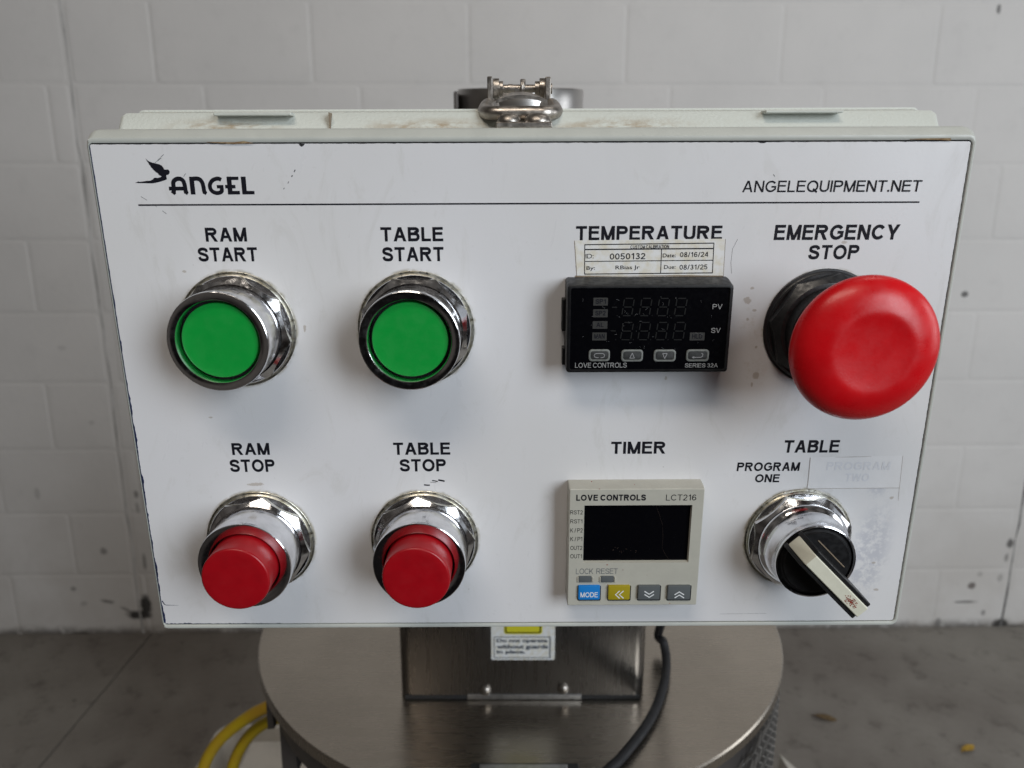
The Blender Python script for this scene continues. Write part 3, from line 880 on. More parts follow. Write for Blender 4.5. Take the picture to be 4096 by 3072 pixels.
# lid: swept frame round the printed sheet
b = MB()
HWID, HHEI = 139.5, 87.31
prof = [(-6, -0.9), (0.0, -0.9), (0.28, -0.9), (0.30, 0.15), (0.55, 0.35), (1.05, 0.42), (1.35, 0.30), (1.5, 0.0), (2.9, -2.6), (3.25, -3.6), (3.4, -5.0), (3.4, -17.5), (2.6, -18.3)]
fl_, fr_, ft_, fb_ = .78, .95, 1.36, 1.25
rings = []
for dd, w in prof:
    k = max(dd, 0)
    rings.append(rrect(-HWID - dd * (fl_ if dd > .3 else 1), HWID + dd * (fr_ if dd > .3 else 1), -HHEI - dd * (fb_ if dd > .3 else 1), HHEI + dd * (ft_ if dd > .3 else 1), 1.2 + k, w))
for (dd, w), r_ in zip(prof, rings):          # the left border slopes away more steeply than the others
    if dd > .3:
        for i_, p_ in enumerate(r_):
            k = min(1.0, max(0.0, (-HWID - p_[0]) / (dd * fl_)))
            r_[i_] = (p_[0] - .35 * k * min(1, dd), p_[1], p_[2] - k * 1.7 * max(0, min(dd, 1.5) - .3))
b.loft(rings, False, True)
lid = b.obj('box_lid', M['lid'], box, smooth=25)
g = MB(); g.loft([rrect(-HWID - .3, HWID + .3, -HHEI - .3, HHEI + .3, 1.3, -.88), rrect(-HWID + 1, HWID - 1, -HHEI + 1, HHEI - 1, 1, -.87)], False, False)
g.obj('lid_groove', M['gap'], lid, smooth=0)
# rust wash along the lid top
ru = MB()
for zz, pts in ((z1, [(1060, 640), (1180, 645), (1280, 648), (1360, 642), (1430, 648)]),
                (z3, [(1545, 381), (1640, 380), (1750, 380), (1850, 382)])):
    Q = [zz(x, y, .45) for x, y in pts]
    ru = MB(); ru.stroke(Q, [.1, .35, .5, .7, .15][:len(Q)], .46)
    ru.obj('rust_streak', M['rust'], lid, smooth=0)

# printed sheet
sh = MB()
sh.loft([rrect(-HWID + .02, HWID - .05, -HHEI + .05, HHEI - .12, 1.0, -.86), rrect(-HWID + .02, HWID - .05, -HHEI + .05, HHEI - .12, 1.0, -.06), rrect(-HWID + .08, HWID - .1, -HHEI + .1, HHEI - .18, 1.0, 0)], True, True)
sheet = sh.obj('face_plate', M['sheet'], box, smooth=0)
W0 = 0.05
full = Z(0, 0, 2212 / 4096)
z4 = Z(550, 850, 2212 / 1500); z6 = Z(2200, 850, 2.37); z7 = Z(2200, 1700, 1452 / 700); zt = Z(2850, 1700, 1757 / 900)
za = Z(500, 600, 2212 / 600); zfr = Z(1000, 800, 2.212)
legends = [
    ('ram start', [('RAM', z1, (1042, 1328, 1387, 1441)), ('START', z1, (983, 1487, 1473, 1601))]),
    ('table start', [('TABLE', zfr, (1153, 240, 1712, 366)), ('START', zfr, (1168, 416, 1716, 543))]),
    ('temperature', [('TEMPERATURE', z6, (243, 126, 1637, 261))]),
    ('emergency stop', [('EMERGENCY', z3, (541, 1011, 1479, 1123)), ('STOP', z3, (793, 1160, 1181, 1268))]),
    ('ram stop', [('RAM', z4, (552, 1360, 783, 1430)), ('STOP', z4, (540, 1456, 814, 1531))]),
    ('table stop', [('TABLE', z4, (1507, 1357, 1846, 1429)), ('STOP', z4, (1545, 1454, 1821, 1528))]),
    ('timer', [('TIMER', z7, (505, 138, 962, 239))]),
    ('table', [('TABLE', zt, (550, 118, 1000, 216))]),
    ('program one', [('PROGRAM', zt, (187, 291, 688, 360)), ('ONE', zt, (328, 384, 529, 448))]),
    ('web address', [('ANGELEQUIPMENT.NET', z3, (308, 684, 1640, 777))]),
]
for nm, items in legends:
    t = MB()
    for body, zz, a in items:
        put_text(t, body, zz, *a, W0, t=.215 if nm != 'web address' else .155, shear=.05 if nm in ('emergency stop', 'web address', 'table', 'program one') else 0.0)
    t.obj('legend', M['ink'], sheet, smooth=0)
t = MB()
p, q = full(299, 443), full(1986, 436.5)
t.stroke([p, q], .50, W0); t.obj('rule_line', M['ink'], sheet, smooth=0)
# emblem: a winged figure, and the word beside it
t = MB()
bird = [(303, 125), (345, 163), (400, 185), (450, 197), (505, 210), (545, 232), (568, 262), (580, 288), (600, 290), (625, 285), (650, 298), (660, 318),
        (655, 345), (635, 365), (612, 370), (607, 385), (612, 400), (618, 420), (612, 435), (590, 445), (540, 462), (490, 475), (440, 487), (390, 492), (320, 490),
        (250, 488), (190, 488), (148, 482), (175, 474), (197, 462), (215, 470), (260, 465), (320, 455), (370, 452), (400, 440), (430, 412), (450, 408), (480, 412),
        (520, 402), (540, 388), (510, 375), (495, 360), (480, 340), (455, 328), (440, 310), (420, 295), (400, 270), (380, 250), (370, 230), (352, 210), (345, 190), (325, 165)]
t.flat([za(x, y, W0) for x, y in bird], W0)
t.obj('emblem', M['ink'], sheet, smooth=0)
t = MB()
def st(pts, wd, w=W0):
    k = np.linalg.norm(za(1000 + wd, 500, w) - za(1000, 500, w))
    t.stroke([za(x, y, w) for x, y in smooth_path([(*p, 0) for p in pts], 5) for x, y in [(x, y)]] if False else [za(p[0], p[1], w) for p in smooth_path([(*p, 0) for p in pts], 5)], k, w)
def pg(pts, w=W0): t.flat([za(x, y, w) for x, y in pts], w)
st([(712, 640), (722, 600), (716, 540), (712, 480), (735, 442), (778, 424), (822, 428), (860, 460), (880, 520), (890, 580), (902, 640)], 62)
pg([(645, 540), (880, 540), (882, 597), (652, 597)], W0 + .01)
pg([(676, 620), (692, 600), (750, 605), (752, 645), (728, 664)], W0 + .02); pg([(870, 600), (925, 600), (940, 628), (915, 664), (880, 640)], W0 + .02)
pg([(943, 394), (1012, 394), (1042, 656), (972, 656)])
st([(1000, 425), (1060, 422), (1110, 440), (1142, 490), (1158, 550), (1166, 600), (1180, 640)], 62, W0 + .01)
pg([(1140, 600), (1196, 600), (1214, 628), (1188, 664), (1150, 635)], W0 + .02)
st([(1418, 440), (1385, 424), (1345, 424), (1290, 448), (1256, 500), (1254, 550), (1278, 600), (1330, 630), (1385, 632), (1425, 610), (1428, 560)], 58)
pg([(1352, 516), (1450, 516), (1454, 566), (1358, 566)], W0 + .01)
pg([(1495, 392), (1565, 392), (1590, 656), (1520, 656)])
for q_ in ([(1500, 393), (1671, 393), (1673, 442), (1504, 442)], [(1474, 514), (1626, 514), (1632, 566), (1480, 566)], [(1522, 603), (1693, 603), (1698, 655), (1526, 655)]):
    pg(q_, W0 + .01)
pg([(1705, 392), (1778, 392), (1800, 655), (1732, 655)])
pg([(1738, 603), (1908, 603), (1912, 654), (1742, 654)], W0 + .01)
t.obj('wordmark', M['ink'], sheet, smooth=0)
# blue-black chipping down the left edge, dark nicks along the top
t = MB()
vs = np.linspace(86.8, -86.8, 260)
wd = 0.22 + 0.42 * np.clip(np.convolve(rng.normal(0.2, 1, 264), np.ones(5) / 5, 'valid'), 0, None) * np.clip((70 - vs) / 60, .15, 1)
wd[-12:] += .25
L = [(-HWID + .05, v, .03) for v in vs]; R_ = [(-HWID + .05 + w_, v, .03) for v, w_ in zip(vs, wd)]
n_ = len(vs); t.add(L + R_, [(i, i + 1, n_ + i + 1, n_ + i) for i in range(n_ - 1)])
us = np.linspace(-139, -95, 60); wd = np.abs(rng.normal(.10, .10, 60)) * np.linspace(1.6, .4, 60)
t.add([(u, -HHEI + .08, .03) for u in us] + [(u, -HHEI + .08 + w_ + .05, .03) for u, w_ in zip(us, wd)], [(i, i + 1, 61 + i, 60 + i) for i in range(59)])
zb = Z(300, 2300, 2212 / 600)
t.stroke([zb(x, y) for x, y in ((1285, 380), (1320, 432), (1345, 443), (1450, 445), (1530, 448))], [.5, .35, .22, .14, .05], .04)
t.obj('chipped_edge', M['blue_edge'], sheet, smooth=0)
t = MB()
for zz, pts in ((z1, [(1800, 655), (1808, 668), (1822, 678), (1836, 672), (1850, 655)]), (z3, [(420, 400), (445, 410), (475, 410), (495, 401)])):
    t.flat([zz(x, y) for x, y in pts], .035)
us = np.linspace(-138.8, 138.8, 300)
t.add([(u, HHEI - .14, .03) for u in us] + [(u, HHEI - .14 - abs(rng.normal(.04, .04)), .03) for u in us], [(i, i + 1, 301 + i, 300 + i) for i in range(299)])
vs = np.linspace(86.8, -86.8, 200)
t.add([(HWID - .08, v, .03) for v in vs] + [(HWID - .08 - abs(rng.normal(.05, .03)), v, .03) for v in vs], [(i, i + 1, 201 + i, 200 + i) for i in range(199)])
t.obj('worn_edge', M['gap'], sheet, smooth=0)
# scratches
t = MB()
zb2 = Z(1450, 1900, 1659 / 600)
for zz, pts, wd in ((za, ((440, 188), (535, 120)), .10), (za, ((235, 685), (322, 740)), .12), (za, ((410, 795), (470, 840)), .08), (za, ((552, 897), (612, 942)), .13),
                    (za, ((865, 392), (895, 345)), .12), (z1, ((1678, 1020), (1684, 1008)), .2), (z1, ((1742, 920), (1750, 907)), .28), (z1, ((1762, 880), (1772, 862)), .28), (z1, ((1712, 972), (1720, 958)), .2),
                    (z1, ((650, 803), (715, 738)), .10), (zb2, ((680, 108), (715, 112), (745, 112)), .5), (zb2, ((770, 60), (800, 65), (832, 72)), .42), (zb2, ((838, 55), (870, 60), (908, 68)), .6), (zb2, ((748, 78), (790, 82), (815, 86)), .15),
                    (z3, ((540, 640), (552, 656)), .16), (z3, ((232, 1370), (228, 1290), (240, 1190), (278, 1118)), .08), (zt, ((60, 1475), (250, 1472), (420, 1470)), .06)):
    t = MB(); t.stroke([zz(x, y) for x, y in pts], wd, .04); t.obj('scratch', M['ink'], sheet, smooth=0)


# --- octagonal nuts, washers, push buttons
def octa(mb, apo, z0, zt, rin, rct, rcb, st_=.95, sb=1.9, n=160, ph=0.0):
    rings = []
    T = [2 * math.pi * i / n for i in range(n)]
    rh = [apo / math.cos(((t - ph + math.pi / 8) % (math.pi / 4)) - math.pi / 8) for t in T]
    ring = lambda rs, zs: [(r * math.cos(t), r * math.sin(t), z_) for r, z_, t in zip(rs, zs, T)]
    rings.append(ring([18.45] * n, [z0] * n)); rings.append(ring([18.5] * n, [z0 + .35] * n)); rings.append(ring([18.35] * n, [z0 + .55] * n)); rings.append(ring([17.0] * n, [z0 + .6] * n))
    rb = [z0 + .62 for r in rh]; rt_ = [zt - max(0, (r - rct)) * st_ for r in rh]
    rings.append(ring(rh, rb)); rings.append(ring(rh, [max(a_, b_ + .05) for a_, b_ in zip(rt_, rb)]))
    rings.append(ring([rct] * n, [zt] * n)); rings.append(ring([rct - .5] * n, [zt + .12] * n)); rings.append(ring([rin] * n, [zt + .12] * n)); rings.append(ring([rin] * n, [z0] * n))
    return mb.loft(rings, False, False)


def washer(mb, r=19.72):
    return mb.lathe([(12, .02), (r, .02), (r + .02, .5), (r - .12, .62), (r - .7, .66), (r - .9, .95), (r - 1.3, 1.25), (12, 1.3)], 120, cap0=False, cap1=False)


BZ = [(15.6, 4.6), (15.8, 5.6), (15.9, 9), (16.0, 15), (16.1, 17.3), (16.1, 17.9), (15.95, 18.35), (15.7, 18.5)]
def bezel(bore):
    return BZ + [(bore + .55, 18.5), (bore + .2, 18.35), (bore, 17.9), (bore - .05, 13)]


def cap_prof(r, h, e):
    return [(r + .05, 12), (r, h - e), (r - e * .15, h - e * .5), (r - e * .5, h - e * .15), (r - e, h), (r - 3 * e - .5, h + .02), (.3, h)]


def push_button(u, v, phase, bore, cr, ch, e, cmat, label, gapm=True):
    m_ = MB(); m_.lathe(bezel(bore), 120, cap0=False, cap1=False)
    o = m_.obj('push_button', M['chrome'], box, loc=(u, v, 0), smooth=28)
    o['label'] = label
    m_ = MB(); washer(m_); m_.obj('washer', M['zinc'], o, smooth=30)
    m_ = MB(); octa(m_, 17.35, 1.25, 5.6, 15.2, 16.3, 16.9, .85, 1.2); k = m_.obj('lock_nut', M['chrome'], o, smooth=22); k.rotation_euler[2] = math.radians(phase)
    m_ = MB(); m_.lathe(cap_prof(cr, ch, e), 120); m_.obj('cap', cmat, o, smooth=50)
    m_ = MB(); m_.lathe([(bore - .1, 13.5), (cr - 1, 13.5)], 80, cap0=False, cap1=False); m_.obj('cap_gap', M['gap'], o, smooth=0)
    return o


def copy_part(o, u, v, phase, label):
    c_ = o.copy(); COL.objects.link(c_); c_.parent = box; c_.location = (u * .001, v * .001, 0); c_['label'] = label
    for ch in o.children:
        k = ch.copy(); COL.objects.link(k); k.parent = c_
        if ch.name.startswith('lock_nut'):
            k.rotation_euler[2] = math.radians(phase)
    return c_


gb = push_button(-98.9, 27.3, 34 - 22.5, 13.15, 12.1, 16.5, .3, M['green'], 'flush green button in a chrome ring under RAM START')
copy_part(gb, -38.6, 27.3, 21.5 - 22.5, 'flush green button in a chrome ring under TABLE START')
rb = push_button(-98.9, -52.0, 35 - 22.5, 12.2, 11.45, 27.2, .8, M['red'], 'raised red button in a chrome ring under RAM STOP')
copy_part(rb, -38.6, -52.0, 5 - 22.5, 'raised red button in a chrome ring under TABLE STOP')

# --- emergency stop
m_ = MB(); m_.lathe([(14.6, 6), (14.6, 12), (13.6, 12.6), (13.6, 24), (10, 25)], 96, cap0=False)
es = m_.obj('emergency_stop', M['black'], box, loc=(98.9, 27.3, 0), smooth=35)
es['label'] = 'big red mushroom head button under EMERGENCY STOP'
m_ = MB(); washer(m_, 19.9); m_.obj('washer', M['black_nut'], es, smooth=30)
m_ = MB(); octa(m_, 17.5, 1.25, 6.2, 14.2, 16.0, 16.9, .85, 1.2); k = m_.obj('lock_nut', M['black_nut'], es, smooth=22); k.rotation_euler[2] = math.radians(14)
m_ = MB(); m_.lathe([(12.5, 22.5), (14.5, 22.6), (19.0, 26.2), (21.3, 28.7), (22.0, 29.9), (22.2, 30.9), (22.05, 31.9), (21.6, 32.9), (20.6, 34.1), (19.0, 35.3), (17.0, 36.4), (15.0, 37.1), (13.6, 37.42),
                     (12.7, 37.55), (11.9, 37.58), (11.2, 37.53), (10.4, 37.43), (9.2, 37.28), (7.5, 37.13), (5, 36.98), (2.5, 36.9), (.3, 36.88)], 128)
m_.obj('mushroom_head', M['red_head'], es, smooth=80)

# --- rotary selector
m_ = MB(); m_.lathe([(16.2, 5.5), (16.3, 6.2), (16.1, 6.8), (15.2, 7.5), (14.4, 8.8), (13.9, 10.6), (13.65, 13.4), (13.75, 15.2), (13.95, 16.3), (14.0, 16.9), (13.85, 17.3), (13.4, 17.45), (13.1, 17.2), (13.0, 12)], 120, cap0=False, cap1=False)
ss = m_.obj('selector_switch', M['chrome'], box, loc=(98.9, -52.0, 0), smooth=40)
ss['label'] = 'rotary switch with black and ivory lever in a chrome ring'
m_ = MB(); washer(m_); m_.obj('washer', M['zinc'], ss, smooth=30)
m_ = MB(); octa(m_, 17.4, 1.25, 5.8, 15.0, 16.5, 16.9, .85, 1.2); k = m_.obj('lock_nut', M['chrome'], ss, smooth=22); k.rotation_euler[2] = math.radians(21 - 22.5)
m_ = MB(); m_.lathe([(12.9, 10), (12.9, 16.2), (12.2, 17.3), (11.6, 17.4), (11.3, 18.0), (.3, 18.0)], 96)
m_.obj('knob', M['black'], ss, smooth=40)
def bar(mb, w_, prof_, e=.3):
    """extrude a side profile (s along lever, height) to width w_ with softened long edges"""
    n_ = len(prof_)
    c_ = np.array(prof_).mean(0)
    rings_ = []
    for t_, k_ in ((-w_ / 2, 1), (-w_ / 2 + e, 0), (w_ / 2 - e, 0), (w_ / 2, 1)):
        rings_.append([((s_ - (e if k_ else 0) * np.sign(s_ - c_[0]) * .5), t_, h_ - (e if (k_ and h_ > 19) else 0)) for s_, h_ in prof_])
    return mb.loft(rings_)
ang = math.radians(-45.5)
side = [(-13.2, 17.6), (-13.2, 19.4), (-9.6, 27.2), (18.2, 27.2), (19.2, 26.6), (19.4, 24.5), (13.2, 17.6)]
m_ = MB()
for off in (-3.15, 3.15):
    t = MB(); bar(t, 1.5, side, .25); m_.add([(v[0], v[1] + off, v[2]) for v in t.V], t.F)
t = MB(); bar(t, 5.2, [(-12.6, 17.6), (-12.6, 18.4), (-9.6, 24.6), (17.2, 24.6), (12.9, 17.6)], .1); m_.add(t.V, t.F)
lv = m_.obj('lever', M['black'], ss, smooth=30); lv.rotation_euler[2] = ang
m_ = MB(); bar(m_, 4.75, [(-12.9, 18.6), (-13.0, 20.2), (-9.3, 28.0), (18.7, 28.0), (18.7, 25.0), (-9.0, 24.8)], .3)
li = m_.obj('lever_insert', M['ivory'], ss, smooth=30); li.rotation_euler[2] = ang
m_ = MB()
for i in range(130):
    a, r_ = rng.uniform(0, 6.28), rng.uniform(0, 1) ** .8
    cx, cy = 12.4 + 3.2 * r_ * math.cos(a), -.1 + 1.5 * r_ * math.sin(a); s_ = rng.uniform(.05, .20)
    m_.flat([(cx + s_ * rng.uniform(.8, 2.6) * math.cos(q_), cy + s_ * rng.uniform(.4, .9) * math.sin(q_)) for q_ in np.linspace(0, 6.28, 7)[:-1]], 28.03 + .001 * i)
k = m_.obj('red_scuff', M['red_scuff'], ss, smooth=0); k.rotation_euler[2] = ang
m_ = MB(); m_.box(-6.5, 8.0, 5.6, 6.0, 18.0, 18.25, .05); k = m_.obj('knob_line', M['brown_line'], ss); k.rotation_euler[2] = ang

# --- temperature controller
cu0, cu1, cv0, cv1 = 11.5, 64.75, 14.7, 43.75
CW = 11.0
m_ = MB()
m_.loft([rrect(cu0 + .1, cu1 + 1.0, cv0 + .2, cv1 + .95, 1.2, .02), rrect(cu0 + .1, cu1 + .9, cv0 + .1, cv1 + .9, 1.2, 2), rrect(cu0, cu1, cv0, cv1, 1.1, CW - .7), rrect(cu0 + .15, cu1 - .15, cv0 + .15, cv1 - .15, 1.0, CW - .2), rrect(cu0 + .5, cu1 - .5, cv0 + .5, cv1 - .5, .9, CW),
         rrect(cu0 + 1.1, cu1 - 1.1, cv0 + .9, cv1 - 1.0, .7, CW), rrect(cu0 + 1.3, cu1 - 1.3, cv0 + 1.1, cv1 - 1.2, .6, CW - .45)], True, False)
tc = m_.obj('temperature_controller', M['black'], box, smooth=30)
tc['label'] = 'black panel controller with an unlit two line display'
m_ = MB(); m_.loft([rrect(cu0 + 1.2, cu1 - 1.2, cv0 + 1.0, cv1 - 1.1, .6, CW - .6), rrect(cu0 + 1.2, cu1 - 1.2, cv0 + 1.0, cv1 - 1.1, .6, CW - .4)])
m_.obj('window', M['glass'], tc, smooth=0)
m_ = MB(); m_.box(cu0 - 1.1, cu0 + .3, 27.2, 38.0, .1, 4.2, .3); m_.box(cu0 - .8, cu0 + .3, 15.5, 21.5, .1, 4.0, .3)
m_.obj('side_clip', M['black'], tc)
CF = CW - .36
def rq(mb, zz, a, w, r=.15):
    p, q = zz(a[0], a[1], w), zz(a[2], a[3], w); mb.flat(rrect(p[0], q[0], q[1], p[1], r, w, 3), w)
for body, a in (('SP1', (413, 808, 548, 882)), ('SP2', (410, 918, 546, 993)), ('AL', (406, 1030, 543, 1102)), ('MAN', (402, 1138, 536, 1212)), ('HLD', (1328, 1138, 1463, 1212))):
    m_ = MB(); rq(m_, z6, a, CF); k = m_.obj('indicator', M['lamp_off'], tc, smooth=0)
    t = MB(); xm = (a[0] + a[2]) / 2; hw = 50 if len(body) == 3 else 35
    put_text(t, body, z6, xm - hw, a[1] + 13, xm + hw, a[3] - 16, CF + .04, t=.19); t.obj('lettering', M['ink'], tc, smooth=0)
# unlit seven-segment digits
def digit(mb, x0_, x1_, y0_, y1_, w):
    sl = (x1_ - x0_) * .22; wd = x1_ - x0_ - sl
    def P(a, b): return z6(x0_ + sl * (1 - b) + a * wd, y0_ + b * (y1_ - y0_), w)
    th = .34
    for (a, b), (c_, d_) in (((.12, 0), (.88, 0)), ((.12, .5), (.88, .5)), ((.12, 1), (.88, 1)), ((0, .07), (0, .43)), ((1, .07), (1, .43)), ((0, .57), (0, .93)), ((1, .57), (1, .93))):
        mb.stroke([P(a, b), P(c_, d_)], th, w)
for (xs, y0_, y1_, my) in (([(680, 800), (845, 968), (1013, 1135), (1178, 1302)], 814, 978, 899), ([(667, 792), (833, 955), (998, 1122), (1163, 1288)], 1042, 1206, 1122)):
    for a, b_ in xs:
        m_ = MB(); digit(m_, a, b_, y0_, y1_, CF)
        m_.stroke([z6(a - 48, y1_, CF), z6(a - 40, y1_, CF)], .3, CF)
        m_.obj('digit', M['seg'], tc, smooth=0)
    m_ = MB(); m_.stroke([z6(xs[0][0] - 92, my, CF), z6(xs[0][0] - 44, my, CF)], .34, CF); m_.obj('minus_sign', M['seg'], tc, smooth=0)
m_ = MB()
put_text(m_, 'PV', z6, 1540, 868, 1636, 916, CF, .13); put_text(m_, 'SV', z6, 1526, 1094, 1619, 1141, CF, .13)
put_text(m_, 'LOVE CONTROLS', z6, 237, 1424, 728, 1471, CF, .13); put_text(m_, 'SERIES 32A', z6, 1278, 1430, 1592, 1468, CF, .13)
m_.obj('lettering', M['print_white'], tc, smooth=0)
for i, a in enumerate(((367, 1297, 566, 1409), (676, 1299, 878, 1412), (984, 1299, 1188, 1412), (1292, 1297, 1501, 1410))):
    p, q = z6(a[0], a[1], CF), z6(a[2], a[3], CF)
    m_ = MB(); R0 = lambda i_, w: rrect(p[0] + i_, q[0] - i_, q[1] + i_, p[1] - i_, 1.1 - i_ * .5, w)
    m_.loft([R0(0, CF - .1), R0(.05, CF + .3), R0(.2, CF + .42), R0(.55, CF + .42), R0(.65, CF + .2)], False, False)
    k = m_.obj('key', M['rubber'], tc, smooth=40)
    m_ = MB(); m_.loft([R0(.6, CF), R0(.62, CF + .22), R0(.9, CF + .32)], False, True); m_.obj('key_top', M['rubber_dark'], tc, smooth=40)
    c_ = (p + q) / 2; m_ = MB(); w = CF + .40
    if i == 0:
        m_.stroke([c_ + np.array(v) for v in ((.4, -.75), (.9, -.75), (1.5, -.55), (1.7, 0), (1.5, .5), (.9, .7), (-.9, .7), (-1.5, .5), (-1.7, 0), (-1.5, -.5), (-.9, -.7), (-.2, -.7))], .22, w)
    elif i in (1, 2):
        sg = 1 if i == 1 else -1
        T_ = [(-.75, -.8 * sg), (.75, -.8 * sg), (0, .95 * sg)]
        for a_, b_ in ((0, 1), (1, 2), (2, 0)):
            m_.stroke([c_ + np.array(T_[a_]), c_ + np.array(T_[b_])], .22, w + .002 * a_)
    else:
        m_.stroke([c_ + np.array(v) for v in ((1.2, .8), (1.7, .5), (1.6, -.3), (1.0, -.6), (-1.2, -.6))], .24, w)
        m_.flat([c_ + np.array(v) for v in ((-1.9, -.6), (-1.1, -.2), (-1.1, -1.0))], w)
    m_.obj('key_symbol', M['print_grey'], tc, smooth=0)
# dust and lint on the window
m_ = MB()
for i in range(46):
    x_, y_ = rng.uniform(300, 1600), rng.uniform(780, 1420); a = rng.uniform(0, 6.28); L_ = rng.uniform(2, 16)
    pts = [(x_ + L_ * k_ * math.cos(a + k_ * .5), y_ + L_ * k_ * math.sin(a + k_ * .5)) for k_ in (0, 1, 2)]
    m_.stroke([z6(*p_, CF + .05) for p_ in pts], rng.uniform(.015, .04), CF + .05)
m_.obj('dust', M['print_grey'], tc, smooth=0)

# --- timer
tu0, tu1, tv0, tv1, TW = 13.75, 61.15, -74.9, -28.2, 8.0
m_ = MB()
m_.loft([rrect(tu0 - .1, tu1 + .6, tv0 + .0, tv1 - .1, .5, .02), rrect(tu0 - .05, tu1 + .4, tv0, tv1, .5, 4.2), rrect(tu0, tu1, tv0, tv1 - .2, .4, TW - .25), rrect(tu0 + .25, tu1 - .25, tv0 + .25, tv1 - .45, .4, TW)], True, False)
p, q = z7(284, 668, TW), z7(1148, 1140, TW)
outer = rrect(tu0 + .25, tu1 - .25, tv0 + .25, tv1 - .45, .4, TW); inner_ = rrect(p[0], q[0], q[1], p[1], .2, TW); in2 = rrect(p[0] + .25, q[0] - .25, q[1] + .25, p[1] - .2, .2, TW - 1.3)
m_.loft([outer, inner_, in2], False, False)
tm = m_.obj('timer_module', M['beige'], box, smooth=25)
tm['label'] = 'square beige timer with a dark screen and coloured keys'
m_ = MB(); m_.flat(rrect(p[0], q[0], q[1], p[1], .2, TW - 1.28), TW - 1.28); m_.obj('screen', M['glass'], tm, smooth=0)
TF = TW + .05
m_ = MB()
put_text(m_, 'LOVE CONTROLS', z7, 217, 577, 798, 628, TF, .23)
put_text(m_, 'LCT216', z7, 961, 577, 1216, 626, TF, .125)
for body, y0_, y1_, x1_ in (('RST2', 708, 742, 272), ('RST1', 783, 816, 269), ('K / P2', 857, 892, 271), ('K / P1', 929, 963, 268), ('OUT2', 1003, 1037, 268), ('OUT1', 1072, 1106, 266)):
    put_text(m_, body, z7, 168, y0_, x1_, y1_, TF, .13)
m_.obj('lettering', M['ink'], tm, smooth=0)
m_ = MB()
put_text(m_, 'LOCK', z7, 215, 1191, 359, 1237, TF, .10); put_text(m_, 'RESET', z7, 384, 1191, 563, 1235, TF, .10)
m_.obj('lettering', M['sticker_grey'], tm, smooth=0)
def key(a, mt, h=1.0, r=.4, bev=.3):
    p_, q_ = z7(a[0], a[1], TW + h), z7(a[2], a[3], TW + h)
    k_ = MB(); R0 = lambda i_, w: rrect(p_[0] + i_, q_[0] - i_, q_[1] + i_, p_[1] - i_, r, w)
    k_.loft([R0(0, TW - .2), R0(0, TW + h - bev), R0(bev * .4, TW + h - bev * .2), R0(bev, TW + h)], False, True)
    return k_.obj('key', mt, tm, smooth=40)
def slot(a):
    p_, q_ = z7(a[0], a[1], TW), z7(a[2], a[3], TW); k_ = MB(); k_.flat(rrect(p_[0] - .3, q_[0] + .3, q_[1] - .25, p_[1] + .3, .5, TW + .02), TW + .02); k_.obj('key_gap', M['gap'], tm, smooth=0)
for a in ((240, 1256, 343, 1307), (424, 1256, 528, 1307)):
    key(a, M['key_grey'], .45, .2, .15)
    for s_ in (a[0] - 14, a[2] + 6):
        p_, q_ = z7(s_, a[1] + 2, TW), z7(s_ + 9, a[3] - 4, TW); k_ = MB(); k_.box(p_[0], q_[0], q_[1], p_[1], TW - .1, TW + .35, .1); k_.obj('key_guard', M['beige'], tm)
for a, mt in (((236, 1338, 413, 1452), 'key_blue'), ((485, 1337, 661, 1452), 'key_yellow'), ((733, 1336, 909, 1451), 'key_grey'), ((979, 1336, 1160, 1451), 'key_grey')):
    slot(a); key(a, M[mt], 1.0)
KF = TW + 1.05
m_ = MB(); put_text(m_, 'MODE', z7, 252, 1388, 398, 1430, KF, .17)
def chev(pts, w=KF): m_.stroke([z7(x, y, w) for x, y in pts], .42, w)
for dx in (0, 32): chev([(578 + dx, 1377), (543 + dx, 1408), (578 + dx, 1439)], KF + dx * .0003)
for dy in (0, 26): chev([(784, 1380 + dy), (823, 1404 + dy), (862, 1380 + dy)], KF + dy * .0003)
for dy in (0, 26): chev([(1034, 1409 + dy), (1073, 1385 + dy), (1112, 1409 + dy)], KF + dy * .0003)
m_.obj('key_symbols', M['key_print'], tm, smooth=0)
m_ = MB()
for x_, y_, s_, kk in ((345, 468, .22, 0), (412, 530, .2, 1), (475, 1160, .3, 1), (605, 1203, .2, 1), (480, 1326, .22, 1), (805, 1245, .12, 0), (993, 1480, .2, 0), (700, 492, .15, 0)):
    m_ = MB(); p_ = z7(x_, y_, TF); m_.flat([(p_[0] + s_ * rng.uniform(.5, 1.2) * math.cos(t_), p_[1] + s_ * rng.uniform(.5, 1.2) * math.sin(t_)) for t_ in np.linspace(0, 6.28, 8)[:-1]], TF)
    m_.obj('speck', M['red_scuff'], tm, smooth=0)
m_ = MB()
for i in range(16):
    x_, y_ = rng.normal(560, 70), rng.normal(1040, 14); L_ = rng.uniform(2, 14)
    m_.stroke([z7(x_, y_, TW - 1.25), z7(x_ + L_, y_ + L_ * .25, TW - 1.25)], rng.uniform(.06, .16), TW - 1.25)
m_.stroke([z7(x, y, TW - 1.25) for x, y in ((880, 665), (905, 740), (935, 830), (938, 930), (930, 1020), (960, 1080), (985, 1112))], .03, TW - 1.25)
M['smear'] = mat('dull_smear', (0.05, 0.03, 0.02), 0.7)
m_.obj('smear', M['smear'], tm, smooth=0)

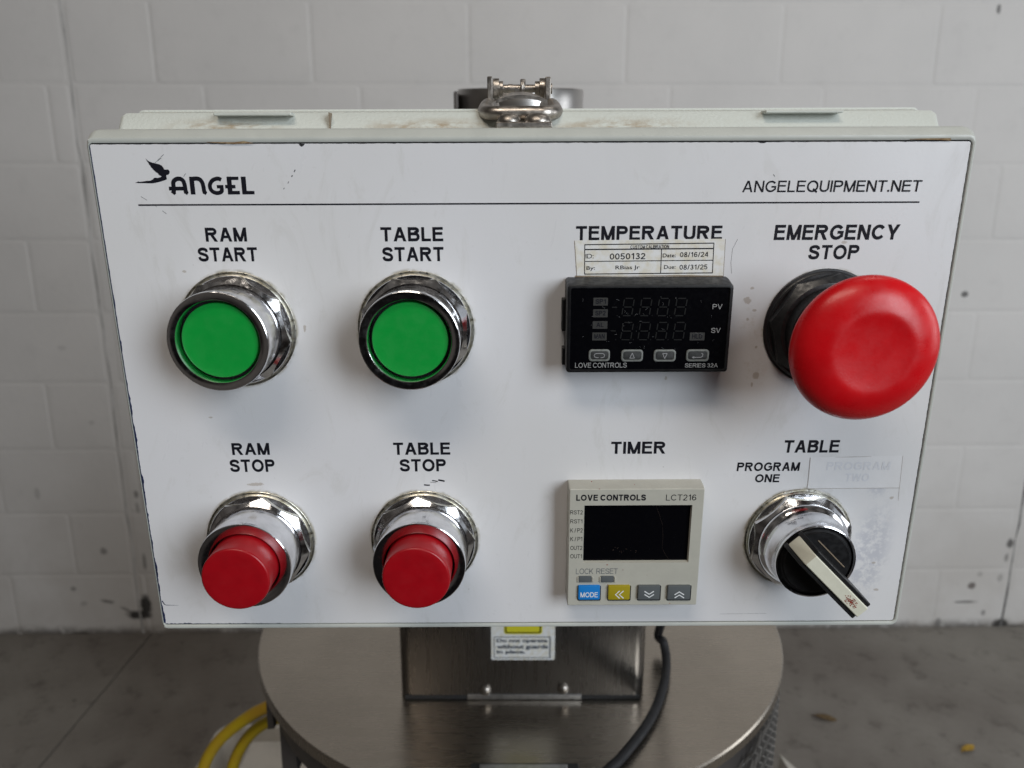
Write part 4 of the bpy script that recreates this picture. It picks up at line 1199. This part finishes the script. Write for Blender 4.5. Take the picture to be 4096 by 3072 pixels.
# --- calibration sticker, partly over the bottom of the TEMPERATURE legend
m_ = MB(); SW = .12
m_.flat([z6(x, y, SW) for x, y in ((233, 265), (1665, 248), (1642, 612), (256, 612))], SW)
cs = m_.obj('calibration_sticker', M['paper'], box, smooth=0)
cs['label'] = 'small white calibration sticker with a printed table'
S2 = SW + .05
m_ = MB()
def ln(a, b_, w=.26): m_.stroke([z6(*a, S2), z6(*b_, S2)], w, S2)
ln((328, 305), (1557, 290), .32); ln((326, 584), (1542, 572), .32); ln((330, 304), (328, 585)); ln((1555, 289), (1540, 573))
ln((330, 351), (1552, 341), .4); ln((329, 464), (1546, 452)); ln((1058, 347), (1049, 577))
m_.obj('table_lines', M['ink'], cs, smooth=0)
m_ = MB()
tl = .010
for body, a, wt, sf in (('CUSTOM CALIBRATION', (762, 309, 1130, 340), .17, None), ('ID:', (338, 392, 414, 435), .13, None), ('0050132', (566, 386, 905, 444), .16, None), ('Date:', (1068, 388, 1193, 425), 0, .010),
                        ('08/16/24', (1231, 374, 1502, 422), .15, None), ('By:', (345, 509, 427, 554), 0, .010), ('RBias Jr', (620, 502, 851, 549), 0, .008), ('Due:', (1080, 498, 1191, 535), 0, .008), ('08/31/25', (1227, 493, 1494, 541), .15, None)):
    put_text(m_, body, z6, *a, S2, wt, soft=sf, tilt=tl)
m_.obj('lettering', M['ink'], cs, smooth=0)
m_ = MB()
m_.stroke([z6(x, y, S2) for x, y in ((234, 268), (247, 480), (256, 608))], .1, S2); m_.stroke([z6(x, y, S2) for x, y in ((1664, 250), (1655, 420), (1643, 606))], .12, S2)
m_.stroke([z6(x, y, S2) for x, y in ((240, 605), (700, 603), (1250, 600), (1640, 603))], [.5, .15, .5, .3], S2)
m_.obj('grimy_edge', M['brown_line'], cs, smooth=0)

# --- blank tape over the second program legend
m_ = MB(); TPW = .1
m_.flat([zt(x, y, TPW) for x, y in ((763, 253), (1487, 238), (1460, 490), (739, 497))], TPW)
tp = m_.obj('cover_tape', M['tape'], box, smooth=0)
tp['label'] = 'blank white tape with faded lettering showing through'
m_ = MB(); put_text(m_, 'PROGRAM', zt, 887, 287, 1396, 352, TPW + .04, .2, shear=.05); put_text(m_, 'TWO', zt, 1030, 378, 1230, 441, TPW + .04, .2, shear=.05)
m_.obj('ghost_lettering', M['ghost_ink'], tp, smooth=0)
m_ = MB()
m_.stroke([zt(x, y, TPW) for x, y in ((765, 254), (752, 400), (739, 496))], .10, TPW + .03)
m_.stroke([zt(x, y, TPW) for x, y in ((739, 497), (1000, 495), (1460, 491))], .10, TPW + .034)
m_.stroke([zt(x, y, TPW) for x, y in ((1486, 240), (1460, 490), (1450, 590))], .08, TPW + .038)
m_.stroke([zt(x, y, TPW) for x, y in ((960, 252), (1100, 249), (1240, 246))], [.05, .14, .05], TPW + .04)
m_.obj('tape_edge', M['brown_line'], tp, smooth=0)

# --- stainless latch on top
zz = Z(1700, 250, 2212 / 800)
def lp(x, y, w): p_ = zz(x, y, w); return (p_[0], p_[1], w)
m_ = MB(); p, q = zz(785, 657, -6), zz(1405, 722, -6)
m_.box(p[0], q[0], q[1] + .05, p[1], -20, -6, .3)
la = m_.obj('latch', M['steel'], box, smooth=30); la['label'] = 'stainless toggle latch on the top edge'
for x0_, x1_, y0_ in ((797, 1066, 560), (1092, 1402, 556)):
    c_ = zz((x0_ + x1_) / 2, 660, -11); r_ = (zz(x1_, 640, -11)[0] - zz(x0_, 640, -11)[0]) / 2; hgt = zz(x0_, y0_, -11)[1] - c_[1]
    k_ = MB(); k_.lathe([(r_, 0), (r_, hgt * .12), (r_ * .86, hgt * .55), (r_ * .6, hgt * .85), (r_ * .3, hgt * .98), (.05, hgt)], 40)
    mesh_obj('rivet', [(v[0] + c_[0], v[2] + c_[1], -11.5 - v[1]) for v in k_.V], k_.F, M['steel'], la, smooth=50)
# bail: a round bar bent into a flat loop
c0 = lp(720, 560, -9); c1 = lp(1385, 560, -9)
rb_ = 2.05
path = []
cl, cr_ = zz(640, 555, -22)[0], zz(1470, 555, -22)[0]
yv = zz(1050, 562, -17)[1]
yb2 = zz(1050, 470, -30)[1]
P_ = [(cl + 3, yb2 + 1.0, -48), (cl + 1.2, yb2 + .5, -38), (cl + .4, yv + 1.6, -28), (cl + .9, yv + .6, -22), (cl + 3.5, yv + .1, -17.8), (cl + 7.5, yv, -17), (0.5 * (cl + cr_), yv + .05, -17),
      (cr_ - 7.5, yv, -17), (cr_ - 3.5, yv + .1, -17.8), (cr_ - .9, yv + .6, -22), (cr_ - .4, yv + 1.6, -28), (cr_ - 1.2, yb2 + .5, -38), (cr_ - 3, yb2 + 1.0, -48)]
m_ = MB(); m_.tube(smooth_path(P_, 8), rb_ + .3, 20); m_.obj('bail', M['steel'], la, smooth=60)
# curved tongue of the lever
m_ = MB()
def arc(x0_, x1_, yend, ytop, w, n_=14): return [lp(x0_ + (x1_ - x0_) * i / n_, yend + (ytop - yend) * math.sin(math.pi * i / n_) ** .8, w) for i in range(n_ + 1)]
A_ = arc(783, 1356, 418, 358, -22); B_ = arc(783, 1356, 456, 398, -22); C_ = arc(900, 1210, 345, 322, -40); D_ = arc(900, 1210, 372, 352, -40)
n_ = len(A_)
m_.add(A_ + B_ + C_ + D_, [(i, i + 1, n_ + i + 1, n_ + i) for i in range(n_ - 1)] + [(2 * n_ + i, 2 * n_ + i + 1, i + 1, i) for i in range(n_ - 1)] + [(n_ + i, n_ + i + 1, 3 * n_ + i + 1, 3 * n_ + i) for i in range(n_ - 1)])
m_.obj('lever_tongue', M['steel'], la, smooth=30)
def ear(x0_, x1_, y0_, y1_, w0, w1, name):
    p_, q_ = zz(x0_, y0_, w1), zz(x1_, y1_, w1)
    k_ = MB(); k_.box(p_[0], q_[0], q_[1], p_[1], w0, w1, .35); return k_.obj(name, M['steel'], la, smooth=30)
ear(687, 748, 152, 432, -62, -38, 'ear'); ear(1331, 1391, 156, 424, -62, -38, 'ear')
def disc_x(x0_, x1_, yc_, rpx, w, name):
    p_ = zz(x0_, yc_, w); q_ = zz(x1_, yc_, w); r_ = zz(x0_, yc_ - rpx, w)[1] - p_[1]
    k_ = MB(); k_.lathe([(r_ * .9, 0), (r_, .1), (r_, q_[0] - p_[0] - .1), (r_ * .9, q_[0] - p_[0])], 32)
    return mesh_obj(name, [(p_[0] + v[2], p_[1] + v[0], w + v[1]) for v in k_.V], k_.F, M['steel'], la, smooth=40)
disc_x(755, 822, 290, 115, -50, 'hinge_washer'); disc_x(1265, 1329, 290, 118, -50, 'hinge_washer')
disc_x(822, 866, 290, 84, -50, 'hinge_spacer'); disc_x(1215, 1264, 290, 84, -50, 'hinge_spacer')
disc_x(864, 1218, 290, 46, -50, 'hinge_pin'); disc_x(1391, 1406, 290, 60, -50, 'pin_head')
disc_x(918, 972, 290, 52, -50, 'spring_coil')
m_ = MB(); pa_ = zz(1120, 290, -50)
m_.tube([(pa_[0] - 2.2 + .55 * (t_ / 6.28) + .4, pa_[1] + 2.9 * math.cos(t_), -50 + 2.9 * math.sin(t_)) for t_ in np.linspace(0, 12.6, 50)], .55, 8)
m_.obj('spring_coil', M['steel'], la, smooth=50)
p, q = zz(986, 280, -40), zz(1056, 372, -40)
m_ = MB(); m_.loft([rrect(p[0], q[0], q[1], p[1], .9, -41.5), rrect(p[0], q[0], q[1], p[1], .9, -40.3), rrect(p[0] + .2, q[0] - .2, q[1], p[1] - .2, .8, -40)]); m_.obj('stop_tab', M['steel'], la, smooth=30)
# flakes of yellow paint on the right rivet
m_ = MB()
for i in range(9):
    x_, y_ = rng.uniform(1180, 1390), rng.uniform(585, 640); p_ = zz(x_, y_, -8.2); s_ = rng.uniform(.1, .3)
    m_.flat([(p_[0] + s_ * rng.uniform(.4, 1.2) * math.cos(t_), p_[1] + s_ * rng.uniform(.4, 1.2) * math.sin(t_)) for t_ in np.linspace(0, 6.28, 7)[:-1]], -6.0)
M['fleck'] = mat('yellow_fleck', (0.45, 0.42, 0.12), 0.6)
